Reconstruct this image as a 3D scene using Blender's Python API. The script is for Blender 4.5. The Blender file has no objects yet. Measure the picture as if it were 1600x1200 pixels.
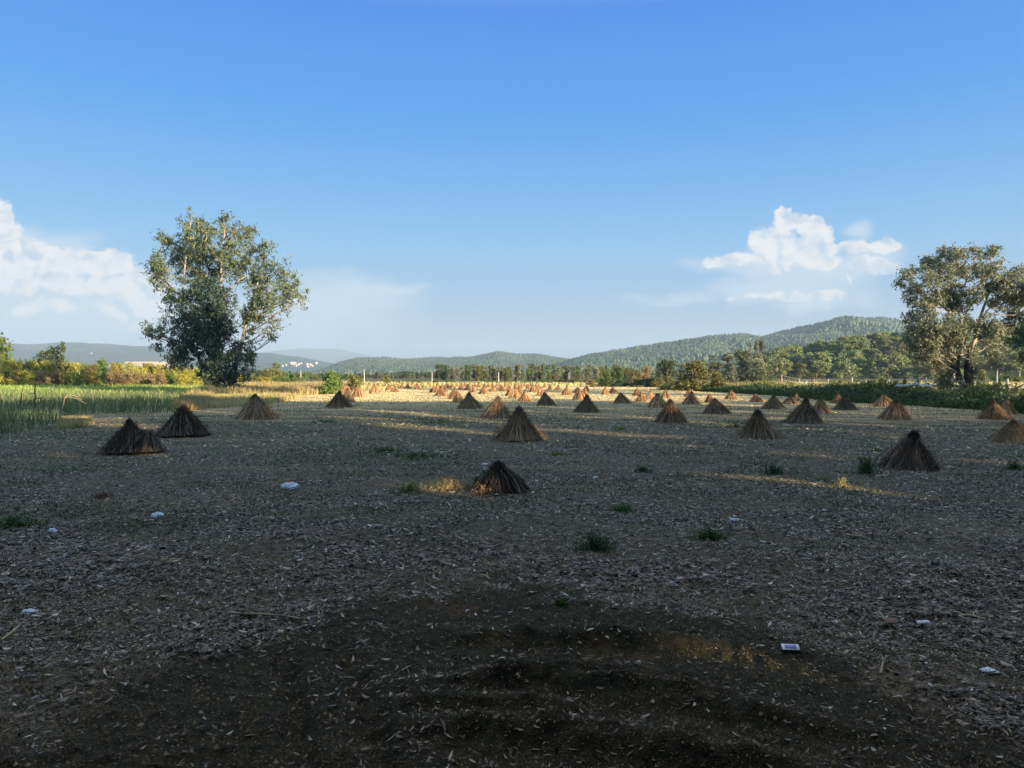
import bpy, math, random
import numpy as np
from math import radians, sin, cos, tan, pi, atan2
rng = np.random.default_rng(7)
random.seed(7)
scene = bpy.context.scene
C = scene.collection

# ------------------------------------------------------------------ camera
W0, F0, CX0, CY0 = 1600.0, 1155.0, 800.0, 600.0     # photo pixels
CAMH = 2.4
HORIZ = 583.0
PITCH = math.atan((CY0 - HORIZ) / F0)               # looking slightly down
cam = bpy.data.cameras.new('camera')
cam.sensor_width = 36.0
cam.lens = 36.0 * F0 / W0
cam.clip_start = 0.1
cam.clip_end = 40000
camo = bpy.data.objects.new('camera', cam)
camo.location = (0, 0, CAMH)
camo.rotation_euler = (radians(90) - PITCH, 0, 0)
C.objects.link(camo)
scene.camera = camo

def ray(px, py):
    """direction of a photo pixel, scaled so that its Y is 1 -> (X/Y, Z/Y)"""
    a, b = (px - CX0) / F0, -(py - CY0) / F0
    y = cos(PITCH) + b * sin(PITCH)
    z = -sin(PITCH) + b * cos(PITCH)
    return a / y, z / y

def gp(px, py):
    u, v = ray(px, py)
    d = CAMH / max(1e-4, -v)
    return u * d, d

def at(px, py, Y):
    u, v = ray(px, py)
    return np.array([u * Y, Y, CAMH + v * Y])

# ------------------------------------------------------------------ light
SUN_EL = radians(10.0)
SUN_AZ = radians(48.0)            # sun stands behind the viewer, 48 degrees round to the right
LDIR = np.array([-sin(SUN_AZ) * cos(SUN_EL), cos(SUN_AZ) * cos(SUN_EL), -sin(SUN_EL)])   # travel of light
sun = bpy.data.lights.new('sun', 'SUN')
sun.energy = 5.0
sun.angle = radians(0.5)
sun.color = (1.0, 0.80, 0.55)
suno = bpy.data.objects.new('sun', sun)
from mathutils import Vector, Matrix
suno.rotation_euler = Vector((-LDIR[0], -LDIR[1], -LDIR[2])).to_track_quat('Z', 'Y').to_euler()
suno.location = (60, -60, 60)
C.objects.link(suno)

world = bpy.data.worlds.new('World')
scene.world = world
world.use_nodes = True
wn, wl = world.node_tree.nodes, world.node_tree.links
wn.clear()

def N(nodes, typ, **kw):
    n = nodes.new(typ)
    for k, v in kw.items():
        setattr(n, k, v)
    return n

def math_(nodes, links, op, a, b=None, c=None, clamp=False):
    n = nodes.new('ShaderNodeMath'); n.operation = op; n.use_clamp = clamp
    for i, x in enumerate((a, b, c)):
        if x is None: continue
        if isinstance(x, (int, float)): n.inputs[i].default_value = x
        else: links.new(x, n.inputs[i])
    return n.outputs[0]

def vmath(nodes, links, op, a, b=None):
    n = nodes.new('ShaderNodeVectorMath'); n.operation = op
    for i, x in enumerate((a, b)):
        if x is None: continue
        if isinstance(x, (tuple, list)): n.inputs[i].default_value = x
        else: links.new(x, n.inputs[i])
    return n.outputs['Value'] if op in ('LENGTH', 'DOT_PRODUCT') else n.outputs[0]

def mixc(nodes, links, fac, a, b, blend='MIX'):
    n = nodes.new('ShaderNodeMix'); n.data_type = 'RGBA'; n.blend_type = blend
    n.clamp_factor = True
    for s, x in (('Factor', fac), ('A', a), ('B', b)):
        k = {'Factor': 0, 'A': 6, 'B': 7}[s]
        if isinstance(x, (int, float)): n.inputs[k].default_value = x
        elif isinstance(x, (tuple, list)): n.inputs[k].default_value = tuple(x) + ((1,) if len(x) == 3 else ())
        else: links.new(x, n.inputs[k])
    return n.outputs[2]

def smooth(nodes, links, x, lo, hi):
    n = nodes.new('ShaderNodeMapRange'); n.interpolation_type = 'SMOOTHSTEP'
    links.new(x, n.inputs[0]); n.inputs[1].default_value = lo; n.inputs[2].default_value = hi
    return n.outputs[0]

def noise(nodes, links, vec, scale, detail=4, rough=0.55, dist=0.0, out=0):
    n = nodes.new('ShaderNodeTexNoise')
    n.inputs['Scale'].default_value = scale; n.inputs['Detail'].default_value = detail
    n.inputs['Roughness'].default_value = rough; n.inputs['Distortion'].default_value = dist
    if vec is not None: links.new(vec, n.inputs['Vector'])
    return n.outputs[out]

SKY_STRENGTH = 0.106
SKYC = [(.165, .165, .23), (.145, .175, .262), (.080, .252, .455), (.003, .165, .485), (.001, .118, .46), (.46, .50, .56), (.55, .57, .60)]
def ramp(n, l, fac, stops):
    r = n.new('ShaderNodeValToRGB'); l.new(fac, r.inputs[0])
    e = r.color_ramp.elements
    while len(e) < len(stops): e.new(.5)
    for i, (p, c) in enumerate(stops):
        e[i].position = p; e[i].color = tuple(c) + (1,)
    return r.outputs[0]
def build_world():
    n, l = wn, wl
    sky = N(n, 'ShaderNodeTexSky', sky_type='NISHITA')
    sky.sun_disc = False
    sky.sun_elevation = SUN_EL
    sky.sun_rotation = radians(180) - SUN_AZ
    sky.altitude = 50; sky.air_density = 1.0; sky.dust_density = 0.4; sky.ozone_density = 2.5
    tc = N(n, 'ShaderNodeTexCoord')
    sep = N(n, 'ShaderNodeSeparateXYZ'); l.new(tc.outputs['Generated'], sep.inputs[0])
    yy = math_(n, l, 'MAXIMUM', sep.outputs[1], 0.05)
    u = math_(n, l, 'DIVIDE', sep.outputs[0], yy)
    v = math_(n, l, 'DIVIDE', sep.outputs[2], yy)
    front = smooth(n, l, sep.outputs[1], 0.3, 0.5)
    cb = N(n, 'ShaderNodeCombineXYZ'); l.new(u, cb.inputs[0]); l.new(v, cb.inputs[1])
    p = cb.outputs[0]
    def warp(p, amp1, s1, amp2, s2):
        a = noise(n, l, p, s1, 3, 0.5, 0, 1)
        b = noise(n, l, p, s2, 4, 0.6, 0, 1)
        a = vmath(n, l, 'SUBTRACT', a, (0.5, 0.5, 0.5)); b = vmath(n, l, 'SUBTRACT', b, (0.5, 0.5, 0.5))
        a = vmath(n, l, 'MULTIPLY', a, (amp1, amp1 * .7, 0)); b = vmath(n, l, 'MULTIPLY', b, (amp2, amp2, 0))
        return vmath(n, l, 'ADD', vmath(n, l, 'ADD', p, a), b)
    def field(q, ells):
        acc = None
        for (px, py, rx, ry, w) in ells:
            uu, vv = ray(px, py)
            s = vmath(n, l, 'SUBTRACT', q, (uu, vv, 0))
            s = vmath(n, l, 'MULTIPLY', s, (F0 / rx, F0 / ry, 0))
            d = vmath(n, l, 'DOT_PRODUCT', s, s)
            d = math_(n, l, 'MULTIPLY_ADD', d, -w, w)
            acc = d if acc is None else math_(n, l, 'SMOOTH_MAX', acc, d, 0.25)
        return acc
    A = lambda cx, cy, rx, ry, w=1.0: (1040 + cx * .2625, 300 + cy * .2625, rx * .31, ry * .31, w)
    B = lambda cx, cy, rx, ry, w=1.0: (cx * .425, 300 + cy * .425, rx * .50, ry * .52, w)
    crisp = [A(700,100,48,36), A(730,170,90,60), A(860,200,85,55), A(640,290,120,80), A(920,290,85,80), A(800,350,110,55),
             A(1000,345,75,35), A(560,320,60,75), A(880,400,150,40,.7), A(460,415,130,38,.8), A(300,425,90,26,.7), A(690,410,160,60,.6),
             A(1140,330,80,40,.75), A(1310,320,105,45,.9), A(1240,430,130,34,.65), A(970,610,80,42,.65), A(730,620,150,32,.6), A(480,620,90,18,.4), A(1070,510,18,22,.5),
             B(0,110,42,75), B(-20,190,110,60), B(70,235,110,50), B(190,255,120,50,.9), B(330,258,140,42), B(430,275,60,45,.9), B(470,330,90,40,.7),
             B(560,345,60,55,.7), B(500,410,120,55,.75), B(575,440,50,40,.8), B(110,360,50,18,.4), B(100,430,40,22,.4), B(220,420,80,24,.35),
             B(1125,405,48,18,.75), B(250,300,190,40,.85), B(330,330,160,40,.7), B(120,300,150,50,.8), B(500,370,110,45,.8), B(540,460,90,30,.6)]
    soft = [A(780,450,420,100,.8), A(800,530,330,80,.6), A(900,680,220,50,.7), A(1150,200,75,45,.45), A(1250,380,190,90,.7), A(60,640,260,30,.4), A(700,600,380,70,.6), A(1150,640,120,60,.4),A(380,430,220,50,.6),
            B(100,330,420,150,1.0), B(350,420,330,120,1.0), B(100,480,500,90,.6), B(1150,440,190,90,.55), B(1350,358,200,22,.75), B(1230,400,260,75,.6), B(1180,330,200,30,.3), B(1350,470,160,50,.35),B(1000,480,300,90,.5)]
    q1 = warp(p, .050, 22, .016, 75)
    q2 = warp(p, .060, 10, .020, 30)
    d1 = field(q1, crisp); d2 = field(q2, soft)
    n1 = noise(n, l, vmath(n, l, 'MULTIPLY', p, (1, 1.3, 1)), 60, 6, .62)
    d1b = math_(n, l, 'MULTIPLY_ADD', n1, 1.1, math_(n, l, 'SUBTRACT', d1, .55))
    a1 = smooth(n, l, d1b, -0.22, 0.38)
    n2 = noise(n, l, vmath(n, l, 'MULTIPLY', p, (1, 3.0, 1)), 12, 5, .55)
    d2b = math_(n, l, 'MULTIPLY_ADD', n2, 0.9, math_(n, l, 'SUBTRACT', d2, .45))
    a2 = math_(n, l, 'MULTIPLY', smooth(n, l, d2b, -0.35, .7), .9)
    # relief: density differences towards the sun side (upper right)
    m1 = noise(n, l, vmath(n, l, 'MULTIPLY', q1, (1, 1.2, 1)), 34, 3, .5)
    sh = vmath(n, l, 'ADD', q1, (0.010, 0.008, 0))
    m2 = noise(n, l, vmath(n, l, 'MULTIPLY', sh, (1, 1.2, 1)), 34, 3, .5)
    rel = math_(n, l, 'SUBTRACT', m1, m2)
    lit = smooth(n, l, rel, -.26, .12)
    SK = 1.0
    cshade = (1.25, 1.50, 1.85); clit = (2.32, 2.16, 2.06); csoft = (1.38, 1.62, 1.93)
    ccol = mixc(n, l, lit, cshade, clit)
    skyc = sky.outputs[0]
    hs = N(n, 'ShaderNodeHueSaturation'); hs.inputs['Saturation'].default_value = 1.25; hs.inputs['Value'].default_value = 1.0
    l.new(skyc, hs.inputs['Color']); skyc = hs.outputs[0]
    # pale moist air low over the horizon, deeper blue above, unseen overhead brightened as added fill
    elev = sep.outputs[2]
    grad = ramp(n, l, math_(n, l, 'MULTIPLY', elev, 1.0, clamp=True), [(0, SKYC[0]), (.046, SKYC[1]), (.157, SKYC[2]), (.315, SKYC[3]), (.437, SKYC[4]), (.7, SKYC[5]), (1, SKYC[6])])
    gsc = vmath(n, l, 'MULTIPLY', grad, (4, 4, 4))
    fr = smooth(n, l, sep.outputs[1], -.45, .15)
    skyc = mixc(n, l, math_(n, l, 'MULTIPLY', fr, .97), skyc, gsc)
    f2 = math_(n, l, 'MULTIPLY', a2, front)
    c1 = mixc(n, l, f2, skyc, csoft)
    f1 = math_(n, l, 'MULTIPLY', a1, front)
    f1 = math_(n, l, 'MULTIPLY', f1, .93)
    c2 = mixc(n, l, f1, c1, ccol)
    bg = N(n, 'ShaderNodeBackground'); bg.inputs['Strength'].default_value = SKY_STRENGTH
    l.new(c2, bg.inputs[0])
    out = N(n, 'ShaderNodeOutputWorld'); l.new(bg.outputs[0], out.inputs[0])
build_world()
scene.view_settings.view_transform = 'Standard'
scene.view_settings.look = 'None'
scene.view_settings.exposure = 2.05
scene.view_settings.gamma = 1.0
scene.cycles.max_bounces = 6
scene.cycles.diffuse_bounces = 3
scene.cycles.transmission_bounces = 3
scene.cycles.volume_bounces = 0
scene.cycles.use_denoising = True
scene.cycles.sample_clamp_indirect = 4

# ------------------------------------------------------------------ mesh helpers
def mesh_np(name, V, faces, mats, midx=None, smoothf=False, parent=None):
    """faces: list of int arrays (n, k)."""
    me = bpy.data.meshes.new(name)
    V = np.asarray(V, dtype=np.float32).reshape(-1, 3)
    faces = [np.asarray(f, dtype=np.int32) for f in faces if len(f)]
    me.vertices.add(len(V)); me.vertices.foreach_set('co', V.ravel())
    tot = sum(f.size for f in faces); nf = sum(len(f) for f in faces)
    me.loops.add(tot); me.polygons.add(nf)
    me.loops.foreach_set('vertex_index', np.concatenate([f.ravel() for f in faces]))
    ls, st = [], 0
    for f in faces:
        k = f.shape[1]
        ls.append(st + np.arange(len(f)) * k); st += f.size
    me.polygons.foreach_set('loop_start', np.concatenate(ls).astype(np.int32))
    if midx is not None:
        me.polygons.foreach_set('material_index', np.asarray(midx, dtype=np.int32))
    if smoothf:
        me.polygons.foreach_set('use_smooth', np.ones(nf, dtype=bool))
    for m in (mats if isinstance(mats, (list, tuple)) else [mats]):
        me.materials.append(m)
    me.update(calc_edges=True)
    o = bpy.data.objects.new(name, me)
    C.objects.link(o)
    if parent is not None: o.parent = parent
    return o

class MB:
    """collects verts / faces with a material index"""
    def __init__(s): s.V = []; s.F = {}; s.n = 0
    def add(s, V, F, mi=0):
        V = np.asarray(V, float).reshape(-1, 3); F = np.asarray(F, int)
        if F.ndim == 1: F = F.reshape(1, -1)
        s.V.append(V); s.F.setdefault((F.shape[1], mi), []).append(F + s.n); s.n += len(V)
    def build(s, name, mats, parent=None, smoothf=False):
        fs, mi = [], []
        for (k, m), L in s.F.items():
            f = np.concatenate(L); fs.append(f); mi.append(np.full(len(f), m))
        return mesh_np(name, np.concatenate(s.V), fs, mats, np.concatenate(mi), smoothf, parent)
    def box(s, c, d, rz=0, mi=0, taper=1.0):
        c = np.array(c, float); hx, hy, hz = np.array(d, float) / 2
        v = np.array([[-hx,-hy,-hz],[hx,-hy,-hz],[hx,hy,-hz],[-hx,hy,-hz],[-hx*taper,-hy*taper,hz],[hx*taper,-hy*taper,hz],[hx*taper,hy*taper,hz],[-hx*taper,hy*taper,hz]])
        R = np.array([[cos(rz), -sin(rz), 0], [sin(rz), cos(rz), 0], [0, 0, 1]])
        s.add(v @ R.T + c, [[0,3,2,1],[4,5,6,7],[0,1,5,4],[1,2,6,5],[2,3,7,6],[3,0,4,7]], mi)
    def tube(s, P, R, k=6, mi=0, cap=True):
        P = np.asarray(P, float); n = len(P); R = np.broadcast_to(np.asarray(R, float), (n,))
        T = np.gradient(P, axis=0); T /= np.linalg.norm(T, axis=1)[:, None] + 1e-9
        V = []
        up = np.array([0, 0, 1.0]) if abs(T[0][2]) < .9 else np.array([1.0, 0, 0])
        a = np.cross(T[0], up); a /= np.linalg.norm(a)
        for i in range(n):
            a = a - T[i] * np.dot(a, T[i]); a /= np.linalg.norm(a) + 1e-9
            b = np.cross(T[i], a)
            ang = np.arange(k) * 2 * pi / k
            V.append(P[i] + R[i] * (np.cos(ang)[:, None] * a + np.sin(ang)[:, None] * b))
        V = np.concatenate(V)
        F = [[i*k+j, i*k+(j+1) % k, (i+1)*k+(j+1) % k, (i+1)*k+j] for i in range(n-1) for j in range(k)]
        s.add(V, F, mi)
        if cap:
            s.add(V[-k:], [list(range(k))], mi)
            s.add(V[:k][::-1], [list(range(k))], mi)

def tag(o, label=None, cat=None, group=None, kind=None):
    if label: o['label'] = label
    if cat: o['category'] = cat
    if group: o['group'] = group
    if kind: o['kind'] = kind
    return o

def empty(name, loc=(0, 0, 0), rz=0, sc=(1, 1, 1)):
    o = bpy.data.objects.new(name, None); C.objects.link(o)
    o.empty_display_size = .3
    o.location = [float(x) for x in loc]; o.rotation_euler = (0, 0, rz); o.scale = sc
    return o

def copy_tree(o, parent=None):
    c = o.copy(); C.objects.link(c); c.parent = parent
    for ch in list(o.children): copy_tree(ch, c)
    return c

# smooth value noise for python side
_perm = rng.random((256, 256))
def vnoise(x, y):
    x = np.asarray(x, float); y = np.asarray(y, float)
    xi = np.floor(x).astype(int); yi = np.floor(y).astype(int); fx = x - xi; fy = y - yi
    fx = fx * fx * (3 - 2 * fx); fy = fy * fy * (3 - 2 * fy)
    g = lambda i, j: _perm[i & 255, j & 255]
    return (g(xi, yi) * (1-fx) + g(xi+1, yi) * fx) * (1-fy) + (g(xi, yi+1) * (1-fx) + g(xi+1, yi+1) * fx) * fy
def fbm(x, y, o=4, g=.5):
    s = 0; a = 1; t = 0
    for i in range(o):
        s = s + a * vnoise(x * 2**i + 17.3 * i, y * 2**i - 9.1 * i); t += a; a *= g
    return s / t
def sstep(x, a, b):
    t = np.clip((np.asarray(x, float) - a) / (b - a), 0, 1); return t * t * (3 - 2 * t)

# ------------------------------------------------------------------ materials
def new_mat(name):
    m = bpy.data.materials.new(name); m.use_nodes = True
    n, l = m.node_tree.nodes, m.node_tree.links; n.clear()
    return m, n, l

def finish(m, n, l, col, rough=.8, trans=0.0, bump=None, spec=.2, bstr=.5, bdist=.02):
    b = n.new('ShaderNodeBsdfPrincipled')
    if isinstance(col, (tuple, list)): b.inputs['Base Color'].default_value = tuple(col) + (1,)
    else: l.new(col, b.inputs['Base Color'])
    b.inputs['Roughness'].default_value = rough
    b.inputs['Specular IOR Level'].default_value = spec
    if bump is not None:
        bn = n.new('ShaderNodeBump'); bn.inputs['Strength'].default_value = bstr; bn.inputs['Distance'].default_value = bdist
        l.new(bump, bn.inputs['Height']); l.new(bn.outputs[0], b.inputs['Normal'])
    o = n.new('ShaderNodeOutputMaterial')
    if trans > 0:
        t = n.new('ShaderNodeBsdfTranslucent')
        if isinstance(col, (tuple, list)): t.inputs[0].default_value = tuple(col) + (1,)
        else: l.new(col, t.inputs[0])
        mx = n.new('ShaderNodeMixShader'); mx.inputs[0].default_value = trans
        l.new(b.outputs[0], mx.inputs[1]); l.new(t.outputs[0], mx.inputs[2]); l.new(mx.outputs[0], o.inputs[0])
    else:
        l.new(b.outputs[0], o.inputs[0])
    return m

def ramp(n, l, fac, stops):
    r = n.new('ShaderNodeValToRGB'); l.new(fac, r.inputs[0])
    e = r.color_ramp.elements
    while len(e) < len(stops): e.new(.5)
    for i, (p, c) in enumerate(stops):
        e[i].position = p; e[i].color = tuple(c) + (1,)
    return r.outputs[0]

def leaf_mat(name, stops, trans=.3, rough=.55, patch=0.12, pscale=.5, patch_col=(.16, .15, .04), spec=.25):
    """per-leaf random colour + big patches + per-object shift"""
    m, n, l = new_mat(name)
    g = n.new('ShaderNodeNewGeometry')
    c = ramp(n, l, g.outputs['Random Per Island'], stops)
    ns = noise(n, l, g.outputs['Position'], pscale, 3)
    k = smooth(n, l, ns, .52, .68)
    c = mixc(n, l, math_(n, l, 'MULTIPLY', k, patch), c, patch_col)
    oi = n.new('ShaderNodeObjectInfo')
    hs = n.new('ShaderNodeHueSaturation'); l.new(c, hs.inputs['Color'])
    l.new(math_(n, l, 'MULTIPLY_ADD', oi.outputs['Random'], .04, .48), hs.inputs['Hue'])
    l.new(math_(n, l, 'MULTIPLY_ADD', oi.outputs['Random'], .4, .8), hs.inputs['Value'])
    return finish(m, n, l, hs.outputs[0], rough, trans, spec=spec)

M = {}
M['euc'] = leaf_mat('eucalyptus_leaf', [(0, (.080, .115, .070)), (.5, (.135, .175, .097)), (.85, (.19, .21, .11)), (1, (.22, .21, .09))], patch=.5, pscale=.22, patch_col=(.13, .12, .04))
M['euc2'] = leaf_mat('pale_eucalyptus_leaf', [(0, (.13, .16, .10)), (.5, (.21, .235, .145)), (.85, (.27, .28, .175)), (1, (.30, .29, .18))], patch=.25, pscale=.25, patch_col=(.24, .21, .11))
M['dense'] = leaf_mat('dark_leaf', [(0, (.035, .065, .030)), (.6, (.070, .110, .045)), (1, (.13, .15, .06))], patch=.3)
M['olive'] = leaf_mat('olive_leaf', [(0, (.090, .105, .032)), (.5, (.170, .175, .050)), (1, (.29, .26, .08))], patch=.5, pscale=.6)
M['yellow'] = leaf_mat('yellow_leaf', [(0, (.17, .18, .035)), (.5, (.32, .31, .055)), (1, (.46, .40, .09))], patch=.3, patch_col=(.10, .12, .02))
M['green'] = leaf_mat('fresh_leaf', [(0, (.065, .115, .028)), (.5, (.120, .185, .040)), (1, (.21, .26, .07))], patch=.3)
M['pine'] = leaf_mat('pine_needle', [(0, (.10, .14, .055)), (.5, (.185, .225, .078)), (1, (.30, .31, .12))], trans=.12, patch=.3)
M['hillpine'] = leaf_mat('hill_pine', [(0, (.030, .060, .034)), (.5, (.060, .098, .046)), (1, (.11, .145, .062))], trans=0, patch=.8, pscale=.004, patch_col=(.115, .135, .06))
M['shadeleaf'] = leaf_mat('shade_toned_leaf', [(0, (.034, .066, .056)), (.6, (.065, .105, .082)), (1, (.12, .15, .095))], trans=.2, patch=.1)  # dark blue-green that stands in for shade on the leaves
M['russet'] = leaf_mat('russet_leaf', [(0, (.060, .055, .025)), (.5, (.120, .095, .040)), (1, (.19, .14, .06))], patch=.2)
M['drybush'] = leaf_mat('dry_scrub', [(0, (.12, .085, .045)), (.5, (.23, .165, .085)), (1, (.36, .27, .14))], patch=.4, patch_col=(.10, .12, .04), pscale=.4)
M['shelter'] = leaf_mat('shelter_leaf', [(0, (.028, .050, .026)), (1, (.07, .095, .04))], trans=.08)
M['grass'] = leaf_mat('tall_grass', [(0, (.055, .085, .040)), (.5, (.10, .145, .06)), (.85, (.19, .20, .085)), (1, (.36, .31, .16))], trans=.3, patch=.5, pscale=.15, patch_col=(.20, .22, .05))
M['brightgrass'] = leaf_mat('bright_grass', [(0, (.14, .20, .035)), (.6, (.24, .31, .06)), (1, (.38, .38, .13))], trans=.35, patch=.75, pscale=.10, patch_col=(.38, .35, .14))
M['drygrass'] = leaf_mat('dry_grass', [(0, (.22, .17, .07)), (.5, (.36, .29, .12)), (1, (.52, .42, .20))], trans=.25, patch=.5, pscale=.35, patch_col=(.20, .24, .07))
M['weed'] = leaf_mat('weed_leaf', [(0, (.030, .075, .018)), (.5, (.055, .13, .028)), (1, (.12, .20, .05))], patch=.2)
M['cover'] = leaf_mat('ground_cover', [(0, (.045, .070, .030)), (.6, (.085, .12, .050)), (1, (.20, .19, .09))], trans=.15, patch=.4, pscale=.2)
M['straw'] = leaf_mat('straw', [(0, (.26, .19, .10)), (.5, (.46, .36, .20)), (1, (.66, .54, .33))], trans=.15, rough=.7, patch=.35, pscale=.12, patch_col=(.24, .25, .09))
M['litter'] = leaf_mat('dead_eucalyptus_leaf', [(0, (.05, .038, .026)), (.4, (.13, .10, .07)), (.75, (.26, .21, .15)), (.93, (.42, .36, .27)), (1, (.74, .69, .57))], trans=.05, rough=.5, patch=.4, pscale=1.2, patch_col=(.12, .085, .06), spec=.4)

def bark(name, a, b, sc=6):
    m, n, l = new_mat(name)
    g = n.new('ShaderNodeTexCoord')
    v = vmath(n, l, 'MULTIPLY', g.outputs['Object'], (1, 1, .25))
    f = noise(n, l, v, sc, 5)
    return finish(m, n, l, mixc(n, l, smooth(n, l, f, .4, .6), a, b), .85, bump=f, bstr=.7)
M['bark'] = bark('bark', (.10, .075, .055), (.24, .19, .14))
M['palebark'] = bark('pale_bark', (.22, .175, .13), (.42, .35, .27), 1.5)
M['darkbark'] = bark('dark_bark', (.035, .028, .022), (.10, .08, .06))
M['concrete'] = bark('pole_concrete', (.36, .35, .32), (.48, .46, .42), 2)
M['twig'] = bark('twig_wood', (.16, .12, .08), (.34, .27, .19))

def stalk_mat(name, stops, tip):
    m, n, l = new_mat(name)
    g = n.new('ShaderNodeNewGeometry')
    c = ramp(n, l, g.outputs['Random Per Island'], stops)
    t = n.new('ShaderNodeTexCoord'); s = n.new('ShaderNodeSeparateXYZ'); l.new(t.outputs['Object'], s.inputs[0])
    nz = noise(n, l, t.outputs['Object'], 3, 3)
    z = math_(n, l, 'ADD', s.outputs[2], math_(n, l, 'MULTIPLY', nz, .3))
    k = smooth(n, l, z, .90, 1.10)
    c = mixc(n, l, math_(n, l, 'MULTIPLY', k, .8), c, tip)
    oi = n.new('ShaderNodeObjectInfo')
    hs = n.new('ShaderNodeHueSaturation'); l.new(c, hs.inputs['Color'])
    l.new(math_(n, l, 'MULTIPLY_ADD', oi.outputs['Random'], .5, .75), hs.inputs['Value'])
    fine = noise(n, l, t.outputs['Object'], 60, 2)
    return finish(m, n, l, hs.outputs[0], .8, bump=fine, bstr=.4, bdist=.01)
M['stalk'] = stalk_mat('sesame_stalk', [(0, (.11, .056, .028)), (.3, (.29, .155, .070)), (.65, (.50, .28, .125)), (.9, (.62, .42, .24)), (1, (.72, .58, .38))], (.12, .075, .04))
M['stalkshade'] = stalk_mat('shaded_sesame_stalk', [(0, (.065, .040, .023)), (.35, (.17, .105, .058)), (.7, (.33, .215, .115)), (.92, (.52, .37, .22)), (1, (.60, .48, .32))], (.07, .048, .032))  # stalk colours darkened to stand in for the shade on near stooks
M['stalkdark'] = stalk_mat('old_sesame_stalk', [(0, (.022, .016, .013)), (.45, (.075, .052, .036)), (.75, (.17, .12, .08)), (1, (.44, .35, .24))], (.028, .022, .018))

def simple(name, col, rough=.6, spec=.3):
    m, n, l = new_mat(name)
    g = n.new('ShaderNodeTexCoord')
    f = noise(n, l, g.outputs['Object'], 4, 4)
    c = mixc(n, l, f, tuple(x * .85 for x in col), tuple(min(1, x * 1.12) for x in col))
    return finish(m, n, l, c, rough, spec=spec)
M['plastic'] = simple('white_plastic', (.74, .78, .82), .35, .5)
M['paper'] = simple('white_paper', (.78, .78, .80), .6)
M['print'] = simple('blue_print', (.20, .26, .50), .5)
M['card'] = simple('brown_cardboard', (.22, .13, .09), .8)
M['wallw'] = simple('white_wall', (.60, .56, .50), .8)
M['wallp'] = simple('pink_wall', (.70, .50, .40), .8)
M['halls'] = simple('weathered_hall_wall', (.34, .30, .25), .8)
M['roof'] = simple('clay_roof', (.42, .20, .12), .8)
M['glass'] = simple('dark_glass', (.03, .04, .05), .1, .6)
M['paint'] = simple('white_car_paint', (.80, .80, .80), .25, .6)
M['tyre'] = simple('tyre_rubber', (.02, .02, .02), .9)
M['metal'] = simple('grey_metal', (.45, .45, .45), .4, .6)
M['rustpost'] = simple('rusty_post', (.35, .20, .14), .8)
M['twine'] = simple('twine', (.30, .24, .14), .9)
M['stone'] = simple('pale_stone', (.42, .40, .36), .9)
M['tarp'] = simple('grey_tarp', (.30, .30, .28), .6)

# ------------------------------------------------------------------ ground
def ground_z(x, y):
    x = np.asarray(x, float); y = np.asarray(y, float)
    r = np.hypot(x, y)
    z = (fbm(x * .35 + 5, y * .35, 3) - .5) * .10 * sstep(r, 1, 6) * (1 - .5 * sstep(r, 20, 60))
    z = z + (fbm(x * 2.2, y * 2.2 + 40, 3) - .5) * .05 * (1 - sstep(r, 14, 30))
    # clods
    z = z + np.maximum(0, fbm(x * 9, y * 9, 2) - .52) * .12 * (1 - sstep(r, 9, 18))
    z = z + (fbm(x * 24, y * 24 + 5, 2) - .5) * .020 * (1 - sstep(r, 7, 11))
    # scraped earth bank at the viewer's feet
    bare = bare_mask(x, y)
    z = z * (1 - .4 * bare)
    w = fbm(x * .8 + 3, y * .8, 2) * 1.2
    for (cx, cy, ang, amp, wid, ln) in [(.55, 6.55, -.10, .10, .22, 1.4), (.2, 5.75, .12, .09, .16, .8), (.9, 5.5, -.25, .08, .15, .8), (-.3, 5.2, .05, .08, .16, .7),
                                        (1.6, 5.15, -.35, .09, .2, .9), (.1, 4.75, -.2, .10, .18, .9), (1.1, 4.6, -.3, .08, .2, .9)]:
        dx, dy = x - cx, y - cy + (w - .6) * .25
        a = dx * cos(ang) + dy * sin(ang); b = -dx * sin(ang) + dy * cos(ang)
        z = z + 1.35 * amp * (.45 + 1.1 * fbm(x * 5 + cy, y * 5, 3)) * np.exp(-(a / ln) ** 2) * np.exp(-(b / wid) ** 2) * np.where(b < 0, np.exp(-(b / (wid * .55)) ** 2), 1)
    # wheel ruts
    for (x0, y0, x1, y1) in [(-1.55, 6.6, -.75, 4.4), (-2.0, 6.4, -1.2, 4.3)]:
        tx, ty = x1 - x0, y1 - y0; L = math.hypot(tx, ty)
        t = ((x - x0) * tx + (y - y0) * ty) / L / L; d = ((x - x0) * ty - (y - y0) * tx) / L
        z = z - .085 * (.6 + .8 * fbm(x * 4, y * 4, 2)) * np.exp(-(d / .10) ** 2) * sstep(t, -.1, .2) * (1 - sstep(t, 1.2, 1.6)) + .03 * np.exp(-((np.abs(d) - .17) / .07) ** 2) * sstep(t, -.1, .2) * (1 - sstep(t, 1.2, 1.6))
    z = z - 1.25 * np.exp(-((x - 56) / 15) ** 2 - ((y - 89) / 8) ** 2)      # sunken track behind the bank
    return z

def bare_mask(x, y):
    w = (fbm(np.asarray(x) * .9 + 11, np.asarray(y) * .9, 3) - .5) * 1.6
    d_ = np.asarray(x) - .15
    f = 8.2 - np.where(d_ < 0, .27, .36) * np.minimum(d_ ** 2, 14) + w * 1.5 + (fbm(np.asarray(x) * 4, np.asarray(y) * 4, 3) - .5) * 1.4      # far limit of the bare patch
    return 1 - sstep(y, f - .5, f + .4)

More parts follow.
